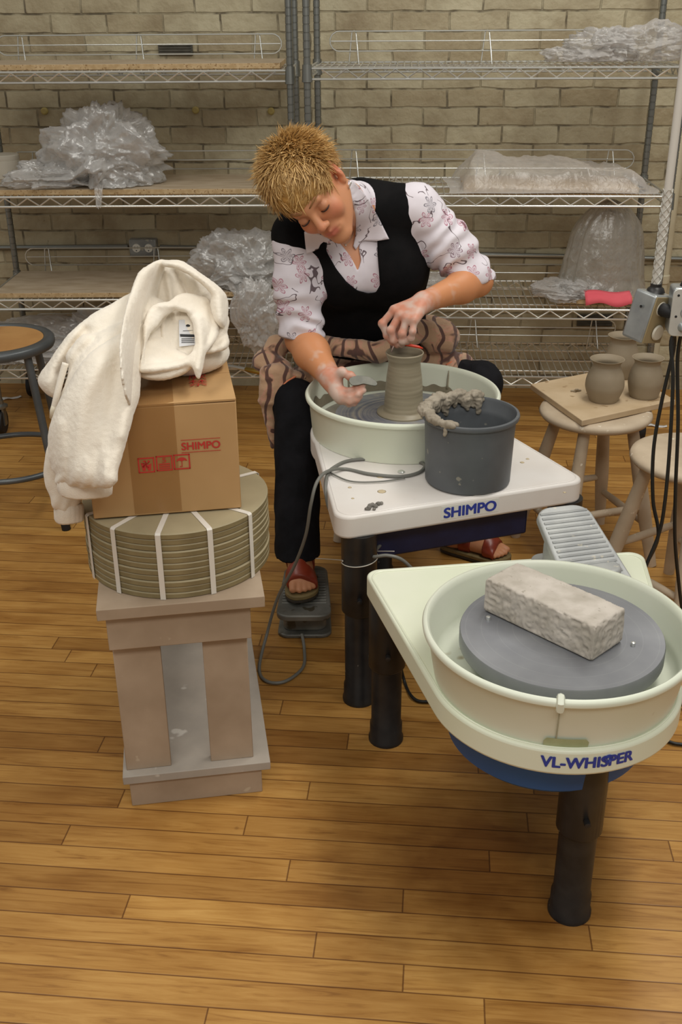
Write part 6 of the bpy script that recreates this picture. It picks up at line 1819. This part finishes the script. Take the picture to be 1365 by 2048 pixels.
# ---------------------------------------------------------------- plastic sheeting
def film_mat(name, tint, dens, gloss=0.35, rough=0.16):
    t = NT(name); n = t.n
    n.remove(t.b)
    tr = t.node('ShaderNodeBsdfTransparent'); tr.inputs[0].default_value = (0.97, 0.97, 0.97, 1)
    df = t.node('ShaderNodeBsdfDiffuse'); df.inputs[0].default_value = (*tint, 1)
    tl = t.node('ShaderNodeBsdfTranslucent'); tl.inputs[0].default_value = (*tint, 1)
    gl = t.node('ShaderNodeBsdfGlossy'); gl.inputs['Roughness'].default_value = rough; gl.inputs[0].default_value = (0.95, 0.95, 0.95, 1)
    lw = t.node('ShaderNodeLayerWeight'); lw.inputs['Blend'].default_value = 0.35
    co = t.coord()
    nz_ = t.noise(co, 30, 3)
    dfac = t.math('MULTIPLY_ADD', lw.outputs['Facing'], 0.55, t.math('MULTIPLY_ADD', nz_, 0.3, dens-0.15))
    m1 = t.node('ShaderNodeMixShader'); m1.inputs[0].default_value = 0.4; t.link(df.outputs[0], m1.inputs[1]); t.link(tl.outputs[0], m1.inputs[2])
    m2 = t.node('ShaderNodeMixShader'); t.link(t.math('MINIMUM', t.math('MAXIMUM', dfac, 0.0), 0.95), m2.inputs[0]); t.link(tr.outputs[0], m2.inputs[1]); t.link(m1.outputs[0], m2.inputs[2])
    gf = t.math('MULTIPLY_ADD', lw.outputs['Fresnel'], gloss*1.6, gloss*0.28)
    m3 = t.node('ShaderNodeMixShader'); t.link(gf, m3.inputs[0]); t.link(m2.outputs[0], m3.inputs[1]); t.link(gl.outputs[0], m3.inputs[2])
    bp_ = t.node('ShaderNodeBump'); bp_.inputs['Strength'].default_value = 0.5; bp_.inputs['Distance'].default_value = 0.006
    rn_ = t.node('ShaderNodeTexNoise'); t.link(co, rn_.inputs['Vector']); rn_.inputs['Scale'].default_value = 34; rn_.inputs['Detail'].default_value = 3; rn_.inputs['Distortion'].default_value = 1.5
    t.link(rn_.outputs['Fac'], bp_.inputs['Height'])
    for s_ in (df, gl, tl): t.link(bp_.outputs[0], s_.inputs['Normal'])
    t.link(m3.outputs[0], t.out.inputs['Surface'])
    return t.m
M_film = film_mat('clear_plastic', (0.93, 0.92, 0.90), 0.33, 0.30, 0.24)
M_film2 = film_mat('dusty_plastic', (0.66, 0.62, 0.54), 0.34, 0.22, 0.25)
M_film3 = film_mat('milky_plastic', (0.80, 0.78, 0.76), 0.30, 0.14, 0.34)

def ico(sub):
    bm = bmesh.new(); bmesh.ops.create_icosphere(bm, subdivisions=sub, radius=1.0)
    V = np.array([v.co[:] for v in bm.verts]); Fq = np.array([[v.index for v in f.verts] for f in bm.faces]); bm.free()
    return V, Fq
ICO = ico(6)
def crumple(c, r, seed, amp=0.42, f=1.7, floor=None, skirt=0.0):
    V, Fq = ICO; N = V.copy()
    w = np.stack([vnoise(N, 1.3, seed+k) for k in range(3)], 1)*0.5
    d = 0.72+amp*fbm(N+w, f, 5, seed, True)+0.25*vnoise(N, 1.1, seed+9)
    P = N*d[:, None]*V3(r)+V3(c)
    if floor is not None:
        lo = P[:, 2] < floor+0.012
        if skirt:
            hgt = np.clip((P[:, 2]-floor)/(2*r[2]), 0, 1); P[:, :2] = V3(c)[:2]+(P[:, :2]-V3(c)[:2])*(1+skirt*(1-hgt)**3)[:, None]
        P[:, 2] = np.where(P[:, 2] < floor+0.004, floor+0.003+0.006*np.abs(vnoise(P, 40, seed)), P[:, 2])
    return P, Fq
def film_obj(name, label, pieces, mat, group=None, cat='plastic bag'):
    Vs, Fs, o_ = [], [], 0
    for P, Fq in pieces: Vs.append(P); Fs.append(Fq+o_); o_ += len(P)
    me = np_mesh(name, np.concatenate(Vs), np.concatenate(Fs))
    o = link_mesh(name, me, mat, None, 180)
    return tag(o, label, cat, group)
def strip(path, w, seed, n=60, k=10):         # a hanging tongue of film
    P = smooth_path(path, n//max(1, len(path)-1)); V = []; m = len(P)
    for i, p in enumerate(P):
        t_ = i/(m-1)
        for j in range(k+1):
            s_ = (j/k-0.5)*w*(1-0.55*t_)
            q = np.array([[p.x*7, p.z*7, j*0.35]])
            V.append((p.x+s_, p.y+0.025*float(fbm(q, 2.0, 3, seed, True)[0])*w/0.1, p.z+0.01*float(vnoise(q, 3, seed)[0])))
    F_ = [(i*(k+1)+j, i*(k+1)+j+1, (i+1)*(k+1)+j+1) for i in range(m-1) for j in range(k)]+[(i*(k+1)+j, (i+1)*(k+1)+j+1, (i+1)*(k+1)+j) for i in range(m-1) for j in range(k)]
    return np.array(V), np.array(F_)
G = None
zA = LZ[2]+0.0242
a = aty(205, 318, 4.07); 
film_obj('plastic_bag', 'crumpled clear plastic bag heaped on the upper middle board of the left rack',
         [crumple((a.x, 4.07, zA+0.115), (0.19, 0.14, 0.165), 3, 0.5, 1.9, zA, 0.25), crumple((a.x+0.02, 4.07, zA+0.10), (0.14, 0.11, 0.13), 13, 0.5, 2.2, zA),
          crumple((aty(105, 360, 4.02).x, 4.03, zA+0.035), (0.15, 0.10, 0.05), 23, 0.5, 1.9, zA, 0.3),
          strip([(aty(195, 372, 3.93).x, 3.95, zA+0.02), (aty(195, 372, 3.9).x, 3.905, zA+0.004), (aty(195, 400, 3.895).x, 3.895, zA-0.06)], 0.04, 5)], M_film)
zB = LZ[1]+0.0242
b = aty(478, 545, 4.02)
film_obj('plastic_bag', 'crumpled clear plastic bag spilling off the lower middle shelf behind the potter',
         [crumple((b.x, 4.06, zB+0.075), (0.17, 0.13, 0.12), 31, 0.5, 1.9, zB, 0.2), crumple((b.x+0.03, 4.03, zB+0.05), (0.13, 0.11, 0.08), 37, 0.5, 2.2, zB),
          crumple((aty(515, 640, 3.86).x, 3.845, zB-0.075), (0.085, 0.045, 0.13), 41, 0.5, 1.9),
          strip([(aty(495, 570, 3.9).x, 3.93, zB+0.03), (aty(500, 600, 3.86).x, 3.87, zB+0.0), (aty(520, 650, 3.84).x, 3.845, zB-0.1), (aty(538, 690, 3.84).x, 3.845, zB-0.2)], 0.16, 9, 70, 16)], M_film)
zC = LZ[0]+0.009
film_obj('plastic_bag', 'clear plastic sheet lying along the bottom shelf of the left rack',
         [crumple((aty(110, 720, 4.1).x, 4.12, zC+0.06), (0.30, 0.16, 0.085), 51, 0.5, 1.9, zC, 0.1), crumple((aty(20, 735, 4.1).x, 4.06, zC+0.03), (0.25, 0.13, 0.05), 53, 0.5, 2.1, zC),
          crumple((aty(200, 690, 4.1).x, 4.15, zC+0.07), (0.14, 0.12, 0.10), 57, 0.5, 1.9, zC)], M_film)
zD = RZ[3]+0.009
d_ = aty(1260, 108, 3.98)
film_obj('plastic_bag', 'milky plastic bag crumpled on the right end of the topmost right shelf',
         [crumple((aty(1290, 108, 3.98).x, 3.98, zD+0.05), (0.17, 0.12, 0.07), 61, 0.5, 1.9, zD, 0.1), crumple((aty(1200, 108, 3.98).x, 3.98, zD+0.045), (0.13, 0.10, 0.065), 67, 0.5, 2.0, zD, 0.15),
          crumple((aty(1140, 126, 3.98).x, 3.97, zD+0.018), (0.10, 0.08, 0.028), 69, 0.5, 2.0, zD)], M_film3)
zE = RZ[2]+0.009
M_wareb = M_particle
e0 = in_rack(RR_LOC, RR_YAW, 0.86, 0.19, zE-0.003)
m = MB().box((0, 0, 0.009), (0.62, 0.30, 0.018)); o = part('ware_board', m, M_particle, None, None, 0.0015)
o.location = e0; o.rotation_euler = (0, 0, RR_YAW); tag(o, 'thin board under the plastic sheet on the middle shelf of the right rack', 'board')
Vg, Fg = [], []
nx, ny = 150, 70
for i in range(nx+1):
    for j in range(ny+1):
        Vg.append((-0.37+0.74*i/nx, -0.20+0.37*j/ny, 0))
Vg = np.array(Vg)
inx = np.clip((0.33-np.abs(Vg[:, 0]))/0.06, 0, 1)*np.clip((Vg[:, 1]+0.185)/0.05, 0, 1)
h_ = 0.02*np.clip((0.335-np.abs(Vg[:, 0]))/0.02, 0, 1)*np.clip((0.17-np.abs(Vg[:, 1]))/0.015, 0, 1)
wrp = np.stack([vnoise(Vg, 6, 71), vnoise(Vg, 6, 72), vnoise(Vg, 6, 73)], 1)*0.05
Vg[:, 2] = 0.006+h_+inx*(0.045+0.03*vnoise(Vg, 5, 74)+0.022*np.maximum(fbm(Vg+wrp, 7, 4, 75, True), -0.4)+0.02*np.exp(-((Vg[:, 0]+0.25)/0.08)**2))
Vg[:, 2] = np.maximum(Vg[:, 2], h_+0.005); Vg[:, 0] += 0.02*vnoise(Vg, 9, 77); Vg[:, 1] += 0.02*vnoise(Vg, 9, 78)
Fg = np.array([(i*(ny+1)+j, (i+1)*(ny+1)+j, (i+1)*(ny+1)+j+1, i*(ny+1)+j+1) for i in range(nx) for j in range(ny)])
c_, s_ = math.cos(RR_YAW), math.sin(RR_YAW)
Pg = np.stack([e0.x+Vg[:, 0]*c_-Vg[:, 1]*s_, e0.y+Vg[:, 0]*s_+Vg[:, 1]*c_, e0.z+Vg[:, 2]], 1)
me = np_mesh('plastic_sheet', Pg, Fg); o = link_mesh('plastic_sheet', me, M_film3, None, 180)
tag(o, 'wide plastic sheet laid over a board on the middle shelf of the right rack', 'plastic sheet')

zF = RZ[1]+0.009
fc = Vector((aty(1200, 585, 3.98).x, 3.99, zF+0.018))
m = MB().box((0, 0, 0.009), (0.30, 0.26, 0.018)); o = part('ware_board', m, M_particle, None, None, 0.0015)
o.location = (fc.x-0.02, fc.y, zF); o.rotation_euler = (0, 0, RR_YAW); tag(o, 'small board under the tall plastic-covered piece on the right rack', 'board')
def dome(c, rb, h, seed, n=120, m=60):
    V = []
    for j in range(m+1):
        t_ = j/m
        r_ = rb*(1-t_*0.28)*math.sqrt(max(0.0, 1-max(0, (t_-0.55)/0.45)**2.2)) if t_ < 1 else 0.0
        for i in range(n):
            q = 2*PI*i/n
            V.append((r_*math.cos(q), r_*0.66*math.sin(q), h*t_, q, t_))
    A_ = np.array(V); D3 = np.stack([np.cos(A_[:, 3])*2.4, np.sin(A_[:, 3])*2.4, A_[:, 4]*1.1], 1)
    k_ = 1+0.16*fbm(D3, 1.6, 5, seed, True)*(1-0.5*A_[:, 4])+0.5*np.clip(0.16-A_[:, 4], 0, 1)*(1.6+1.2*vnoise(D3, 2, seed+4))
    P = np.stack([c[0]+A_[:, 0]*k_+A_[:, 4]*0.012, c[1]+A_[:, 1]*k_, c[2]+A_[:, 2]+0.012*fbm(D3, 2.5, 3, seed+5)*(A_[:, 4] > 0.05)], 1)
    P[:, 2] = np.maximum(P[:, 2], c[2]+0.002)
    Fq = np.array([(j*n+i, j*n+(i+1) % n, (j+1)*n+(i+1) % n, (j+1)*n+i) for j in range(m) for i in range(n)])
    return P, np.concatenate([Fq[:, [0, 1, 2]], Fq[:, [0, 2, 3]]])
film_obj('plastic_bag', 'tall dusty plastic bag tented over a piece on the right rack, above the pink paper',
         [dome(fc, 0.155, 0.335, 81), dome(fc+Vector((0, 0, 0.0)), 0.13, 0.30, 87)], M_film2)
film_obj('plastic_bag', 'loose flap of plastic bag spread left of the tented bag on the right rack',
         [crumple((aty(1120, 583, 3.95).x, 3.95, zF+0.03), (0.11, 0.10, 0.035), 91, 0.5, 1.9, zF, 0.1), crumple((aty(1165, 565, 3.95).x, 3.93, zF+0.035), (0.09, 0.07, 0.045), 93, 0.5, 1.9, zF+0.015, 0.1)], M_film3)
film_obj('plastic_bag', 'small clear plastic bag on the right rack seen between the arm and the vest',
         [crumple((aty(872, 552, 4.0).x, 4.0, RZ[1]+0.04), (0.075, 0.08, 0.045), 95, 0.5, 1.9, RZ[1]+0.009, 0.1)], M_film3)
# pink paper
pv = []; n = 14
a, b = aty(1172, 578, 3.845), aty(1264, 586, 3.83)
for i in range(n+1):
    t_ = i/n; p = a.lerp(b, t_)
    for j in range(5):
        s_ = j/4
        pv.append((p.x, p.y-0.055*s_+0.03, zF+0.028+0.004*math.sin(t_*7)+0.02*(1-s_)-0.004*s_*math.cos(t_*9)-(0.018 if j == 4 else 0)*1.0))
m = MB().add(pv, [(i*5+j, (i+1)*5+j, (i+1)*5+j+1, i*5+j+1) for i in range(n) for j in range(4)])
o = part('pink_paper', m, simple('pink_paper', srgb(220, 88, 100), srgb(226, 100, 110), 8, rough=0.8), None, 180)
s = o.modifiers.new('thick', 'SOLIDIFY'); s.thickness = 0.001
tag(o, 'pink sheet of paper at the foot of the tented plastic bag on the right rack', 'paper')
